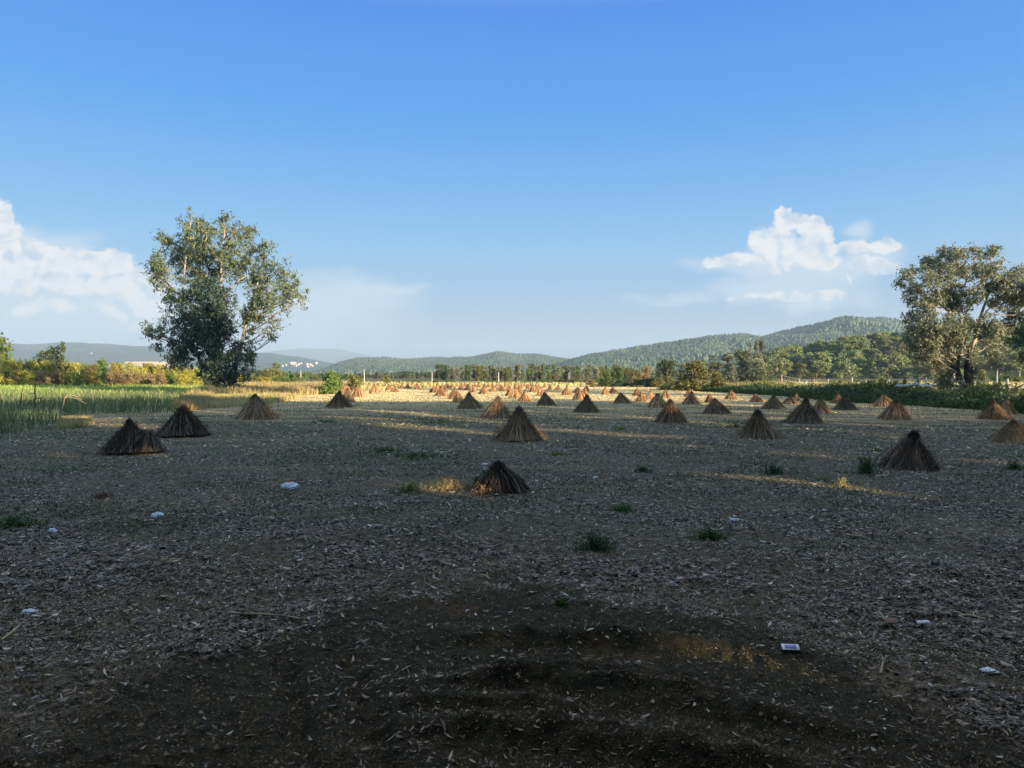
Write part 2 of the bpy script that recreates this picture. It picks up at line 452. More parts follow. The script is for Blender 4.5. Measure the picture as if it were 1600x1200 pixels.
def build_ground():
    ra = 3.4 * 1.0052 ** np.arange(0, 220)
    rb = ra[-1] * 1.0115 ** np.arange(1, 900)
    r1 = np.concatenate([np.linspace(.5, 3.2, 20), ra, rb]); r1 = r1[r1 < 13500]
    th = np.concatenate([np.linspace(radians(-180), radians(-46), 70, endpoint=False), np.linspace(radians(-46), radians(46), 560, endpoint=False), np.linspace(radians(46), radians(180), 70)])
    R, T = np.meshgrid(r1, th, indexing='ij')
    X = R * np.sin(T); Y = R * np.cos(T)
    Z = ground_z(X, Y)
    pass
    V = np.stack([X, Y, Z], -1).reshape(-1, 3)
    nr, nt = R.shape
    i = np.arange(nr - 1)[:, None] * nt + np.arange(nt - 1)[None]
    F = np.stack([i, i + nt, i + nt + 1, i + 1], -1).reshape(-1, 4)
    # close the middle
    V = np.concatenate([V, [[0, 0, 0]]]); c = len(V) - 1
    tri = np.stack([np.full(nt - 1, c), np.arange(nt - 1), np.arange(1, nt)], -1)
    m, n, l = new_mat('field_soil')
    g = n.new('ShaderNodeNewGeometry'); P = g.outputs['Position']
    s = n.new('ShaderNodeSeparateXYZ'); l.new(P, s.inputs[0])
    dist = vmath(n, l, 'LENGTH', P)
    big = noise(n, l, P, .10, 4); mid = noise(n, l, P, .9, 5, .6); fine = noise(n, l, P, 9, 5, .65); vf = noise(n, l, P, 55, 3, .6)
    stretch = vmath(n, l, 'MULTIPLY', P, (.22, 1.0, 1))
    st = noise(n, l, stretch, .5, 4, .6)
    soil = mixc(n, l, smooth(n, l, fine, .35, .65), (.055, .047, .028), (.165, .138, .085))
    soil = mixc(n, l, math_(n, l, 'MULTIPLY', smooth(n, l, vf, .5, .62), .6), soil, (.36, .32, .22))
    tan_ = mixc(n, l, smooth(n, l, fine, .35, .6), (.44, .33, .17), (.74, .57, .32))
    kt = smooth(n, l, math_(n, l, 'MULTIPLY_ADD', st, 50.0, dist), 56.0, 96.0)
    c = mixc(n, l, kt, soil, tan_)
    # green ground cover
    kg = math_(n, l, 'MULTIPLY', smooth(n, l, mid, .50, .66), smooth(n, l, big, .42, .58))
    kg = math_(n, l, 'MULTIPLY', kg, smooth(n, l, dist, 9, 16)); kg = math_(n, l, 'MULTIPLY', kg, smooth(n, l, math_(n, l, 'MULTIPLY', dist, -1.), -75, -58))
    c = mixc(n, l, math_(n, l, 'MULTIPLY', kg, .75), c, (.060, .095, .040))
    # pale straw on brown soil
    ks = math_(n, l, 'MULTIPLY', smooth(n, l, st, .52, .66), smooth(n, l, fine, .42, .6))
    c = mixc(n, l, math_(n, l, 'MULTIPLY', ks, .5), c, (.40, .30, .17))
    # freshly scraped olive-brown earth
    at_ = n.new('ShaderNodeAttribute'); at_.attribute_name = 'bare'
    bare = mixc(n, l, smooth(n, l, fine, .3, .7), (.026, .027, .016), (.075, .072, .042))
    bare = mixc(n, l, math_(n, l, 'MULTIPLY', smooth(n, l, mid, .58, .7), .7), bare, (.15, .085, .036))
    c = mixc(n, l, at_.outputs['Fac'], c, bare)
    # grass land beyond the field
    far = smooth(n, l, math_(n, l, 'MULTIPLY_ADD', big, 60., dist), 215, 260)
    c = mixc(n, l, far, c, mixc(n, l, smooth(n, l, big, .4, .6), (.10, .12, .045), (.20, .17, .08)))
    xf = noise(n, l, P, 140, 2, .7)
    h = math_(n, l, 'ADD', math_(n, l, 'MULTIPLY', fine, .8), math_(n, l, 'MULTIPLY', vf, .5))
    h = math_(n, l, 'ADD', h, math_(n, l, 'MULTIPLY', xf, .16))
    h = math_(n, l, 'ADD', h, math_(n, l, 'MULTIPLY', mid, 1.2))
    finish(m, n, l, c, .9, bump=h, bstr=1.0, bdist=.09, spec=.1)
    o = mesh_np('ground', V, [F, tri], m, smoothf=True)
    a = o.data.attributes.new('bare', 'FLOAT', 'POINT')
    a.data.foreach_set('value', (bare_mask(V[:, 0], V[:, 1]) * (np.hypot(V[:, 0], V[:, 1]) < 30)).astype(np.float32))
    tag(o, 'flat dark field strewn with leaves in front and pale sunlit stubble farther out', 'ground', kind='structure')
build_ground()

# ------------------------------------------------------------------ foliage helpers
def rand_dirs(n, r=rng):
    v = r.normal(size=(n, 3)); return v / np.linalg.norm(v, axis=1)[:, None]

def leaves(Cn, L, Wd, droop=0.0, up=0.0, outward=None, ow=.0, r=rng, jitter=.35, fold=.12):
    """one lozenge leaf per centre"""
    n = len(Cn)
    d = rand_dirs(n, r); d[:, 2] += -droop + up
    d /= np.linalg.norm(d, axis=1)[:, None]
    nn = rand_dirs(n, r)
    if outward is not None: nn = nn + outward * ow
    s = np.cross(d, nn); s /= np.linalg.norm(s, axis=1)[:, None] + 1e-9
    up_ = np.cross(s, d)
    k = (1 + r.uniform(-jitter, jitter, n))[:, None]
    a = Cn - d * L * k * .5; b = Cn + d * L * k * .5
    mdl = Cn + up_ * L * fold * k
    V = np.stack([a, mdl + s * Wd * k * .5, b, mdl - s * Wd * k * .5], 1).reshape(-1, 3)
    F = np.arange(4 * n).reshape(-1, 4)
    return V, F

def crown_points(lobes, dens, clus_r=.45, per=12, shell=.55, r=rng, gap=.35, gscale=.6):
    """lobes: (x,y,z,rx,ry,rz) -> leaf centres, outward normals"""
    out, nor = [], []
    for (x, y, z, rx, ry, rz) in lobes:
        area = 4 * pi * ((rx*ry)**1.6/3 + (rx*rz)**1.6/3 + (ry*rz)**1.6/3) ** (1/1.6)
        nc = max(3, int(area * dens))
        d = rand_dirs(nc, r)
        q = (shell + (1 - shell) * r.random(nc) ** .6) * (1 + .16 * r.normal(size=nc))
        p = np.array([x, y, z]) + d * q[:, None] * np.array([rx, ry, rz])
        keep = fbm(p[:, 0] * gscale + p[:, 1] * .37, p[:, 2] * gscale + p[:, 1] * .21, 3) > gap * (.6 + .8 * r.random(nc))
        p, d = p[keep], d[keep]
        m = len(p)
        cl = clus_r * (.6 + .8 * r.random(m))
        lp = p[:, None, :] + r.normal(size=(m, per, 3)) * (cl[:, None, None] * np.array([.5, .5, .42]))
        out.append(lp.reshape(-1, 3)); nor.append(np.repeat(d, per, 0))
    return np.concatenate(out), np.concatenate(nor)

def bez(p0, p1, p2, n=7):
    t = np.linspace(0, 1, n)[:, None]
    return (1-t)**2 * np.array(p0) + 2*t*(1-t) * np.array(p1) + t*t * np.array(p2)

# ------------------------------------------------------------------ hero eucalyptus on the left
def limbs(mb, trunk_pts, lobes, rad_of, seed=1, rmax=.12, mi=0, frac=1.0):
    """limb from the nearest lower trunk point to each lobe"""
    rr = np.random.default_rng(seed)
    T = np.asarray(trunk_pts)
    for lb in lobes:
        if rr.random() > frac: continue
        c = np.array(lb[:3])
        d = np.linalg.norm(T - c, axis=1) + np.where(T[:, 2] > c[2] - .3, 50, 0) + np.abs(T[:, 2] - (c[2] - 2.5)) * .6
        p0 = T[np.argmin(d)]
        mid = (p0 + c) / 2 + np.array([0, 0, -.12 * np.linalg.norm(c - p0)]) + rr.normal(size=3) * .25
        P = bez(p0, mid, c, 7); L = np.linalg.norm(c - p0)
        r0 = min(rmax, .03 + .014 * L)
        mb.tube(P, np.linspace(r0, .02, 7), 5, mi)
        for k in range(4):
            q = P[3 + k % 3]; e = c + rand_dirs(1, rr)[0] * np.array(lb[3:6]) * .8
            mb.tube(bez(q, (q + e) / 2 + np.array([0, 0, .1]), e, 4), np.linspace(.03, .008, 4), 4, mi)

def hero_tree():
    Y = 84.0
    Cc = lambda cx, cy: (180 + cx * .28333, 300 + cy * .28333)
    L = [(420,110,40),(415,170,55),(430,250,85),(400,330,95),(470,350,80),(275,255,42),(310,300,70),(235,385,50),(230,450,60),(270,500,60),(330,410,90),(480,180,40),(500,240,50),
         (620,170,48),(600,240,75),(680,200,42),(730,230,48),(710,300,80),(620,330,90),(560,400,80),(650,430,90),(730,400,90),(820,310,45),(840,370,70),(900,430,70),(960,490,55),
         (985,560,65),(1015,610,32),(930,560,80),(860,500,90),(780,500,90),(820,600,95),(900,650,70),(860,740,65),(780,720,80),(740,640,70),(820,800,35),(880,790,30),
         (300,560,50),(350,600,80),(420,480,90),(500,450,80),(460,580,100),(300,640,50),(180,760,42),(230,775,52),(300,740,60),(360,720,80),(240,850,38),(300,870,48),(350,880,60),(290,960,30),(330,950,40),(400,930,55),
         (540,560,85),(600,600,80),(560,680,120),(480,740,110),(620,720,85),(430,820,100),(590,820,125),(520,900,110),(640,900,100),(560,990,100),(720,880,80),(750,930,60),(680,980,80),(480,1020,60),(650,1050,70),(720,1000,50),(560,1080,55),(640,1110,45),(500,1080,40)]
    rr = np.random.default_rng(21)
    lobes = []; darkl = []
    for (cx, cy, r) in L:
        px, py = Cc(cx, cy)
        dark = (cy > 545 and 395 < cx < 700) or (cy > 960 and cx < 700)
        if cy > 900: r *= .80
        dy = rr.normal() * (1.6 if dark else 2.2) + (-1.2 if dark else 0.6)
        yy = Y + dy
        p = at(px, py, yy); rw = r * .28333 / F0 * yy
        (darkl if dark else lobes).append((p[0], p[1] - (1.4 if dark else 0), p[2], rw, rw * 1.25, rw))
    root = empty('eucalyptus_tree', (at(340, 615, Y)[0], Y, 0))
    o0 = np.array(root.location)
    pts, nor = crown_points(lobes, 1.05, .50, 16, .28, rr, .43, .6)
    V, F = leaves(pts, .48, .12, .75, 0, nor, .5, rr)
    cr = mesh_np('crown', V - o0, [F], M['euc'], parent=root)
    mb = MB()
    A = lambda px, py, dy=0: at(px, py, Y + dy)
    base = A(340, 617) * [1, 1, 0]
    t1 = np.concatenate([bez(base, A(336, 560), A(345, 490), 8), bez(A(345, 490), A(342, 440), A(352, 350), 8)[1:]])
    t2 = np.concatenate([bez(base + [-.8, 0, 0], A(318, 570), A(285, 500), 8), bez(A(285, 500), A(283, 440), A(300, 335), 8)[1:]])
    t3 = np.concatenate([bez(base + [.9, .2, 0], A(372, 570, 1), A(385, 500, 1), 8), bez(A(385, 500, 1), A(405, 450, 1), A(412, 385, 1), 8)[1:]])
    for t, r in ((t1, .42), (t2, .26), (t3, .28)):
        mb.tube(t - o0, np.linspace(r, .04, len(t)), 8)
    for t in (A(345,490), ): pass
    mb.tube(bez(A(345, 480), A(355, 440), A(400, 425, 1)) - o0, np.linspace(.16, .04, 7), 6)
    mb.tube(bez(A(345, 440), A(345, 420), A(362, 422, -1)) - o0, np.linspace(.16, .05, 7), 6)
    mb.tube(bez(A(385, 500,1), A(410, 490), A(462, 465, 1)) - o0, np.linspace(.14, .03, 7), 6)
    mb.tube(bez(A(310, 545), A(270, 540), A(232, 520, 0)) - o0, np.linspace(.14, .03, 7), 6)
    mb.build('trunk', M['palebark'], root, True)
    mb2 = MB(); limbs(mb2, np.concatenate([t1, t2, t3]), [q for q in lobes if q[2] > 5.5], None, 3, .09)
    b = mb2.build('branches', M['bark'], root, True); b.location = -o0; b.location = tuple(-o0)
    tag(root, 'tall loose eucalyptus standing alone at the left edge of the field', 'tree')
    # young tree at its foot, shade put into a darker leaf colour
    ro = empty('shade_coloured_tree', (at(333, 615, Y - 3)[0], Y - 3, 0)); o1 = np.array(ro.location)
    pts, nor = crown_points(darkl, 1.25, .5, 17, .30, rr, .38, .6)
    V, F = leaves(pts, .46, .13, .75, 0, nor, .5, rr); mesh_np('crown', V - o1, [F], M['shadeleaf'], parent=ro)
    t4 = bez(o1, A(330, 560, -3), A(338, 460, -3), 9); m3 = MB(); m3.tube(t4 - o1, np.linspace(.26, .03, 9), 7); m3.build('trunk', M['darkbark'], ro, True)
    tag(ro, 'young tree against the foot of the tall left eucalyptus, its shade put into dark blue-green leaves', 'tree')
hero_tree()

def right_tree():
    Y = 66.0
    Cc = lambda cx, cy: (1350 + cx * .225, 370 + cy * .225)
    L = [(560,130,60),(660,120,50),(760,120,60),(880,110,50),(940,170,42),(460,170,60),(380,220,52),(290,270,48),(255,330,28),(350,370,60),(330,440,35),(450,300,80),(560,250,80),(680,230,70),(800,220,70),(900,240,60),
         (1060,270,60),(1000,330,90),(880,330,70),(1090,380,80),(760,420,80),(620,400,90),(480,430,80),(400,480,55),(980,450,90),(640,500,70),(540,600,95),(430,570,70),(350,620,55),(310,690,45),(420,690,80),(530,740,95),
         (420,820,65),(510,890,50),(640,680,75),(680,800,60),(760,790,60),(880,690,80),(950,760,55),(900,840,50),(820,880,45),(590,980,55),(620,1020,40),(540,1010,40),(1130,450,90),(1180,350,90),(1250,480,110),(1270,330,100),(770,940,32),(740,980,24),(360,740,60),(450,780,70),(560,830,70),(480,640,80),(700,620,70),(860,620,80),(960,640,80),(620,900,50),(900,900,45),(330,560,50),(1050,560,60)]
    rr = np.random.default_rng(5)
    lobes = []
    for (cx, cy, r) in L:
        px, py = Cc(cx, cy); yy = Y + rr.normal() * 1.8
        p = at(px, py, yy); rw = r * .225 / F0 * yy
        lobes.append((p[0], p[1], p[2], rw, rw * 1.3, rw))
    bx = at(1513, 615, Y)
    root = empty('eucalyptus_tree', (bx[0], Y, 0)); o0 = np.array(root.location)
    pts, nor = crown_points(lobes, 3.3, .40, 17, .25, rr, .38, .9)
    V, F = leaves(pts, .34, .10, .5, 0, nor, .5, rr)
    mesh_np('crown', V - o0, [F], M['euc2'], parent=root)
    mb = MB(); A = lambda cx, cy, dy=0: at(*Cc(cx, cy), Y + dy)
    base = A(730, 1130) * [1, 1, 0]
    t1 = np.concatenate([bez(base, A(725, 1000), A(722, 900), 6), bez(A(722, 900), A(730, 790), A(775, 700), 6)[1:], bez(A(775, 700), A(800, 560), A(850, 440), 6)[1:], bez(A(850, 440), A(900, 300), A(890, 180), 6)[1:]])
    t2 = np.concatenate([bez(base - [.5, 0, 0], A(690, 1050), A(652, 940), 6), bez(A(652, 940), A(640, 830), A(700, 760), 6)[1:], bez(A(700, 760), A(740, 640), A(690, 530), 6)[1:], bez(A(690, 530), A(620, 330), A(600, 180), 6)[1:]])
    t3 = bez(A(735, 640), A(690, 530), A(570, 490))
    t4 = bez(A(800, 600), A(850, 480), A(1010, 400))
    t5 = bez(A(700, 760), A(600, 720), A(450, 690)); t6 = bez(A(760, 730), A(900, 700), A(960, 740)); t7 = bez(A(690, 350), A(720, 300), A(750, 160)); t8 = bez(A(850,450), A(960,420), A(1150,420)); t9 = bez(A(722,850), A(700,840), A(670,840))
    r1 = np.concatenate([np.linspace(.42, .34, 6), np.linspace(.28, .17, 5), np.linspace(.15, .09, 5), np.linspace(.08, .02, 5)])
    r2 = np.concatenate([np.linspace(.24, .20, 6), np.linspace(.17, .14, 5), np.linspace(.13, .08, 5), np.linspace(.07, .02, 5)])
    lo = MB(); lo.tube(t1[:9] - o0, r1[:9] * 1.02, 9); lo.tube(t2[:9] - o0, r2[:9] * 1.02, 8); lo.build('trunk', M['darkbark'], root, True)  # lower trunk in darker bark, its shade put into the colour
    mb.tube(t1[8:] - o0, r1[8:], 9); mb.tube(t2[8:] - o0, r2[8:], 8)
    for t in (t3, t4, t5, t6, t7, t8, t9): mb.tube(t - o0, np.linspace(.08, .02, len(t)), 6)
    mb.build('main_limbs', M['palebark'], root, True)
    mb2 = MB(); limbs(mb2, np.concatenate([t1, t2, t3, t4]), lobes, None, 4, .05)
    b = mb2.build('branches', M['palebark'], root, True); b.location = tuple(-o0)
    tag(root, 'broad pale grey-green eucalyptus with forked trunk behind the bank on the right', 'tree')
right_tree()

# ------------------------------------------------------------------ shelter belt behind the viewer (casts the long shade)
LITPATCH = [(720,985,960,995,.03),(960,995,1250,1050,.02),  # photo segments of ground the low sun reaches: x0,y0,x1,y1, half width m
    (1080,741,1190,752,.17),(1190,752,1450,777,.13),(560,755,640,762,.12),(640,762,735,771,.22),(800,668,1060,684,.22),(590,661,700,672,.5),(700,672,850,686,.22),(520,652,620,655,.5),
    (630,645,740,655,.40),(700,655,850,664,.18),(560,640,690,648,.25),(880,650,960,655,.25),(960,648,1100,660,.28),(1090,660,1160,665,.2),(395,643,430,645,.1),
    (95,655,190,657,.7),(150,662,230,668,.4),(60,706,130,712,.15),(215,706,290,712,.16),(1230,708,1290,714,.16),(1390,716,1620,726,.12),(860,712,910,717,.13),
    (1300,653,1420,662,.3),(1330,663,1440,668,.22),(1100,640,1250,648,.45),(1090,630,1210,636,.7),(1240,640,1330,646,.5),(1400,637,1640,643,1.1),(1430,650,1560,658,.25),(780,640,850,644,.3),(840,635,960,640,.2),
    (1190,652,1290,656,.25),(20,650,60,655,.4),(1040,695,1110,700,.1),(1380,655,1420,640,.5),(1375,636,1400,636,1.2),(1160,648,1200,652,.3),(1230,628,1250,634,.6),(1300,612,1330,640,.4),
    (1120,622,1180,627,1.3),(1050,618,1100,628,1.3),(1000,618,1040,630,.9),(1185,625,1200,629,.5),(1540,655,1580,650,.35), (985,683,1010,678,.12),(800,655,830,690,.10)]
def lit_mask(gx, gy):
    px = 800 + F0 * gx / np.maximum(gy, .5)
    nb = (fbm(gx * .10 + 7, gy * .10, 3) - .5)
    yb = np.interp(px, [-600, 0, 250, 440, 700, 1000, 1060, 1100, 1180, 1300, 1400, 2400], [58, 60, 62, 63, 61, 60, 61, 66, 72, 95, 150, 220]) + nb * 6
    lit = gy > yb
    for (x0, y0, x1, y1, w) in LITPATCH:
        ax, ay = gp(x0, y0); bx, by = gp(x1, y1)
        dx, dy = bx - ax, by - ay; L2 = dx*dx + dy*dy
        t = np.clip(((gx - ax) * dx + (gy - ay) * dy) / L2, 0, 1)
        d = np.hypot(gx - ax - t * dx, gy - ay - t * dy)
        lit |= d < (w * 1.15 + .31) * (.55 + .9 * fbm(gx * .9, gy * .9 + 30, 2)) * (1 + .35 * np.sin(t * pi))
    return lit

def ground_hit(P):
    s = P[:, 2] / -LDIR[2]
    return P[:, 0] + LDIR[0] * s, P[:, 1] + LDIR[1] * s

def shelter_belt():
    rr = np.random.default_rng(11)
    xs = np.arange(-34, 190, 6.5)
    for i, x in enumerate(xs):
        x = x + rr.uniform(-1, 1); y = -9 + rr.uniform(-1.5, 1.5)
        h = 21 if x < 95 else 27
        lobes = []
        for k in range(15):
            z = rr.uniform(1.0, h); rad = 3.6 if z > 3 else 2.5
            lobes.append((x + rr.uniform(-3, 3), y + rr.uniform(-2.0, 2.0), z, rad * rr.uniform(.7, 1.2), 2.2, rad * rr.uniform(.6, .9)))
        for k in range(7):
            lobes.append((x + rr.uniform(-3.4, 3.4), y + rr.uniform(-2.5, 1.0), rr.uniform(.8, 5.5), 2.4, 2.0, 1.7))
        if -12 < x < 14:                                # boughs reaching over the viewer
            for k in range(10):
                lobes.append((x + rr.uniform(-3, 3), rr.uniform(-7, 2.0), rr.uniform(7.5, 14), 3.0, 2.6, 1.6))
        pts, nor = crown_points(lobes, .95, .7, 14, .1, rr, .1, .5)
        gx, gy = ground_hit(pts)
        keep = ~lit_mask(gx, gy) & (pts[:, 2] > .2)
        # stay out of the view
        keep &= ~((pts[:, 1] > .3) & (pts[:, 2] < CAMH + .62 * pts[:, 1] + 1.0))
        pts, nor = pts[keep], nor[keep]
        root = empty('shelter_tree', (x, y, 0)); o0 = np.array([x, y, 0])
        V, F = leaves(pts, .55, .36, .3, 0, None, 0, rr)
        mesh_np('crown', V - o0, [F], M['shelter'], parent=root)
        mb = MB(); mb.tube(np.array([[0, 0, -.1], [.1, 0, h * .3], [0, .1, h * .6], [.1, 0, h * .85]]), [.35, .28, .18, .05], 8)
        mb.build('trunk', M['darkbark'], root, True)
        tag(root, 'eucalyptus of the shelter belt standing behind the viewer', 'tree', 'shelter belt behind the viewer')
    # a tall lone gum whose crown shades the foot of the left eucalyptus
    s = 92.0; hx, hy = at(335, 600, 84)[0], 84.0
    x, y = hx + .743 * s, hy - .669 * s
    lobes = []
    z0 = s * tan(SUN_EL)
    for k in range(34):
        q = rr.uniform(-.5, 6.5); wv = np.interp(q, [0, 4, 8, 11, 14], [4.6, 5.6, 4.2, 2.6, 1.4])
        a = rr.uniform(-1, 1) * wv + np.interp(q, [0, 6, 9, 13], [-.8, -1.4, -.4, .6])
        lobes.append((x + a * .669, y + a * .743, z0 + q, 1.5, 1.5, 1.3))
    pts, nor = crown_points(lobes, 1.1, .7, 12, .1, rr, .1, .5)
    root = empty('tall_gum_tree', (x, y, 0)); o0 = np.array([x, y, 0])
    V, F = leaves(pts, .6, .34, .3, 0, None, 0, rr)
    mesh_np('crown', V - o0, [F], M['shelter'], parent=root)
    mb = MB(); mb.tube(np.array([[0, 0, -.1], [.2, 0, 9], [0, .1, 18], [.1, 0, 27]]), [.4, .3, .2, .05], 8)
    mb.build('trunk', M['darkbark'], root, True)
    tag(root, 'tall bare-stemmed gum tree just outside the right side of the view', 'tree')
shelter_belt()

# ------------------------------------------------------------------ hills
def hill_mat(name, a, b, c, s1, bare=None):
    m, n, l = new_mat(name)
    g = n.new('ShaderNodeNewGeometry'); P = g.outputs['Position']
    f = noise(n, l, P, s1, 6, .65); f2 = noise(n, l, P, s1 * .18, 4, .6)
    col = mixc(n, l, smooth(n, l, f, .35, .65), a, b)
    col = mixc(n, l, math_(n, l, 'MULTIPLY', smooth(n, l, f2, .5, .62), .6), col, c)
    if bare:
        f3 = noise(n, l, P, s1 * .10, 5, .7)
        col = mixc(n, l, math_(n, l, 'MULTIPLY', smooth(n, l, f3, .60, .66), .5), col, bare)
    v = noise(n, l, P, s1 * 2.2, 3, .6)
    return finish(m, n, l, col, .95, bump=v, bstr=1.0, bdist=4.0, spec=0)
M['hill'] = hill_mat('hill_forest_floor', (.030, .050, .022), (.060, .085, .032), (.085, .090, .040), .02)
M['hill2'] = hill_mat('far_hill_scrub', (.030, .055, .025), (.065, .085, .036), (.12, .11, .06), .012, (.36, .28, .20))
M['hill3'] = hill_mat('distant_mountain', (.05, .07, .05), (.08, .09, .06), (.10, .10, .08), .002)

def crest_fn(prof, Y):
    xs = np.array([ray(p[0], HORIZ)[0] * Y for p in prof]); zs = np.array([at(p[0], p[1], Y)[2] for p in prof])
    return lambda x: np.interp(x, xs, zs)

def hill(name, prof, Yc, Yf, Yb, mat, label, drop=0, rough=.12, nx=320, ny=90, nscale=None, power=.8, fine=0):
    """ridge whose crest stands at depth Yc, foot at Yf, back foot at Yb"""
    cf = crest_fn(prof, Yc)
    x0, x1 = ray(prof[0][0], HORIZ)[0] * Yc, ray(prof[-1][0], HORIZ)[0] * Yc
    ns = nscale or (Yc - Yf) * .22
    xs = np.linspace(x0, x1, nx)
    ty = np.concatenate([np.linspace(0, 1, ny), 1 + np.linspace(0, 1, ny // 3)[1:]])
    Xg, T = np.meshgrid(xs, ty, indexing='ij')
    def zfun(x, y):
        t = np.where(y <= Yc, (y - Yf) / (Yc - Yf), 1 - (y - Yc) / (Yb - Yc))
        t = np.clip(t, 0, 1)
        h = cf(x / np.clip(y, Yf, 1e9) * Yc) - drop            # same bearing as the crest
        w = np.sin(t * pi / 2) ** (1 / power)
        v = (fbm(x / ns, y / ns * .7, 5, .55) - .5) * 2
        rid = 1 - np.abs(fbm(x / ns * .8 + 9, y / ns * .35 + 4, 3) - .5) * 4
        k = np.clip(1 - t ** 6, 0, 1)
        z = h * w * (1 + rough * (v * 1.2 + rid * .5) * k * (.3 + t)) + v * fine
        return z - 3
    Yg = np.where(T <= 1, Yf + (Yc - Yf) * T, Yc + (Yb - Yc) * (T - 1))
    XX = Xg / Yc * np.minimum(Yg, Yc * 1.0)
    Z = zfun(XX, Yg)
    V = np.stack([XX, Yg, Z], -1).reshape(-1, 3)
    nt = len(ty); i = np.arange(nx - 1)[:, None] * nt + np.arange(nt - 1)[None]
    F = np.stack([i, i + nt, i + nt + 1, i + 1], -1).reshape(-1, 4)
    o = mesh_np(name, V, [F], mat, smoothf=True)
    tag(o, label, 'hill', kind='structure')
    return zfun, xs, Yg

def blob_forest(name, zfun, Yr, Ur, n, size, mat, label, seed, asp=1.3, dens_fn=None):
    """distant woodland: a mass of small crowns nobody could count"""
    rr = np.random.default_rng(seed)
    y = np.sqrt(rr.uniform(Yr[0]**2, Yr[1]**2, n)); u = rr.uniform(Ur[0], Ur[1], n); x = u * y
    if dens_fn is not None:
        k = dens_fn(x, y) > rr.random(n); x, y = x[k], y[k]
    n = len(x); z = zfun(x, y)
    s = size * rr.uniform(.4, 1.0, n) ** .8 * (.75 + .75 * fbm(x / 90, y / 90 + 7, 3))
    k = 6
    ang = np.arange(k) * 2 * pi / k
    rings = [(0.2, .0), (.85, .25), (.9, .5), (.5, .8)]
    V = []
    for (r, h) in rings:
        rad = r * s[:, None] * .5 * rr.uniform(.72, 1.2, (n, k))
        a = ang + rr.uniform(0, 1, n)[:, None]
        V.append(np.stack([x[:, None] + np.cos(a) * rad, y[:, None] + np.sin(a) * rad, (z - .5)[:, None] + (h + rr.uniform(-.06, .06, (n, k))) * s[:, None] * asp], -1))
    top = np.stack([x, y, z + s * asp * rr.uniform(.93, 1.1, n)], -1)[:, None]
    V = np.concatenate(V + [top], 1)                    # n, 4k+1, 3
    m = 4 * k + 1; base = (np.arange(n) * m)[:, None]
    q = np.array([[i*k+j, i*k+(j+1) % k, (i+1)*k+(j+1) % k, (i+1)*k+j] for i in range(3) for j in range(k)])
    t = np.array([[3*k+j, 3*k+(j+1) % k, 4*k] for j in range(k)])
    FQ = (base[:, :, None] + q[None]).reshape(-1, 4); FT = (base[:, :, None] + t[None]).reshape(-1, 3)
    o = mesh_np(name, V.reshape(-1, 3), [FQ, FT], mat)
    tag(o, label, 'forest', kind='stuff')
    return o

bigprof = [(840,574),(870,558),(900,550),(940,541),(980,533),(1020,528),(1060,523),(1110,516),(1150,518),(1190,520),(1220,514),(1260,507),(1300,499),(1340,495),(1380,494),(1410,500),(1450,508),(1500,502),(1600,506),(1750,520),(1900,550)]
zb, _, _ = hill('hill', bigprof, 2300, 1150, 3300, M['hill'], 'long wooded hill rising to the right across the skyline', drop=34, rough=.30)
blob_forest('hill_forest', zb, (1180, 2330), (-.02, .95), 80000, 8.0, M['hillpine'], 'pine forest covering the long hill on the right skyline', 31, dens_fn=lambda x, y: .12 + 2.2 * sstep(fbm(x / 130, y / 130, 4), .40, .52))
midprof = [(440,590),(500,577),(530,564),(560,557),(600,556),(640,559),(680,557),(700,558),(740,559),(780,554),(810,557),(850,556),(880,558),(920,559),(960,564),(1000,568),(1050,573),(1120,580)]
zm, _, _ = hill('hill', midprof, 2900, 1700, 3700, M['hill'], 'low rounded wooded hills in the middle of the skyline', drop=14, rough=.32)
blob_forest('hill_forest', zm, (1720, 2920), (-.32, .26), 42000, 8.5, M['hillpine'], 'pine forest covering the low rounded hills in the middle', 32, dens_fn=lambda x, y: .2 + 2.2 * sstep(fbm(x / 150, y / 150, 4), .38, .52))
leftprof = [(-260,548),(-100,542),(20,541),(60,539),(110,538),(160,539),(220,541),(260,546),(300,549),(350,553),(400,552),(425,551),(450,556),(480,559),(510,565),(560,572),(640,582)]
zl, _, _ = hill('hill', leftprof, 5000, 3300, 6000, M['hill2'], 'hazy blue-green hill along the left skyline with a pale village', drop=4, rough=.18)
farprof = [(250,575),(330,562),(400,552),(430,548),(470,544),(500,545),(530,546),(560,552),(600,560),(680,572),(760,580)]
hill('hill', farprof, 10500, 8500, 12500, M['hill3'], 'faint distant mountain almost lost in the haze', rough=.05, nx=80, ny=20)
nearprof = [(1090,587),(1150,580),(1200,569),(1230,562),(1270,556),(1300,549),(1340,543),(1400,538),(1450,534),(1520,530),(1650,524),(1900,520)]
zn, _, _ = hill('hill', nearprof, 430, 290, 620, M['hill'], 'near slope of open pine wood on the right behind the post fence', drop=0, rough=.06, nscale=60)

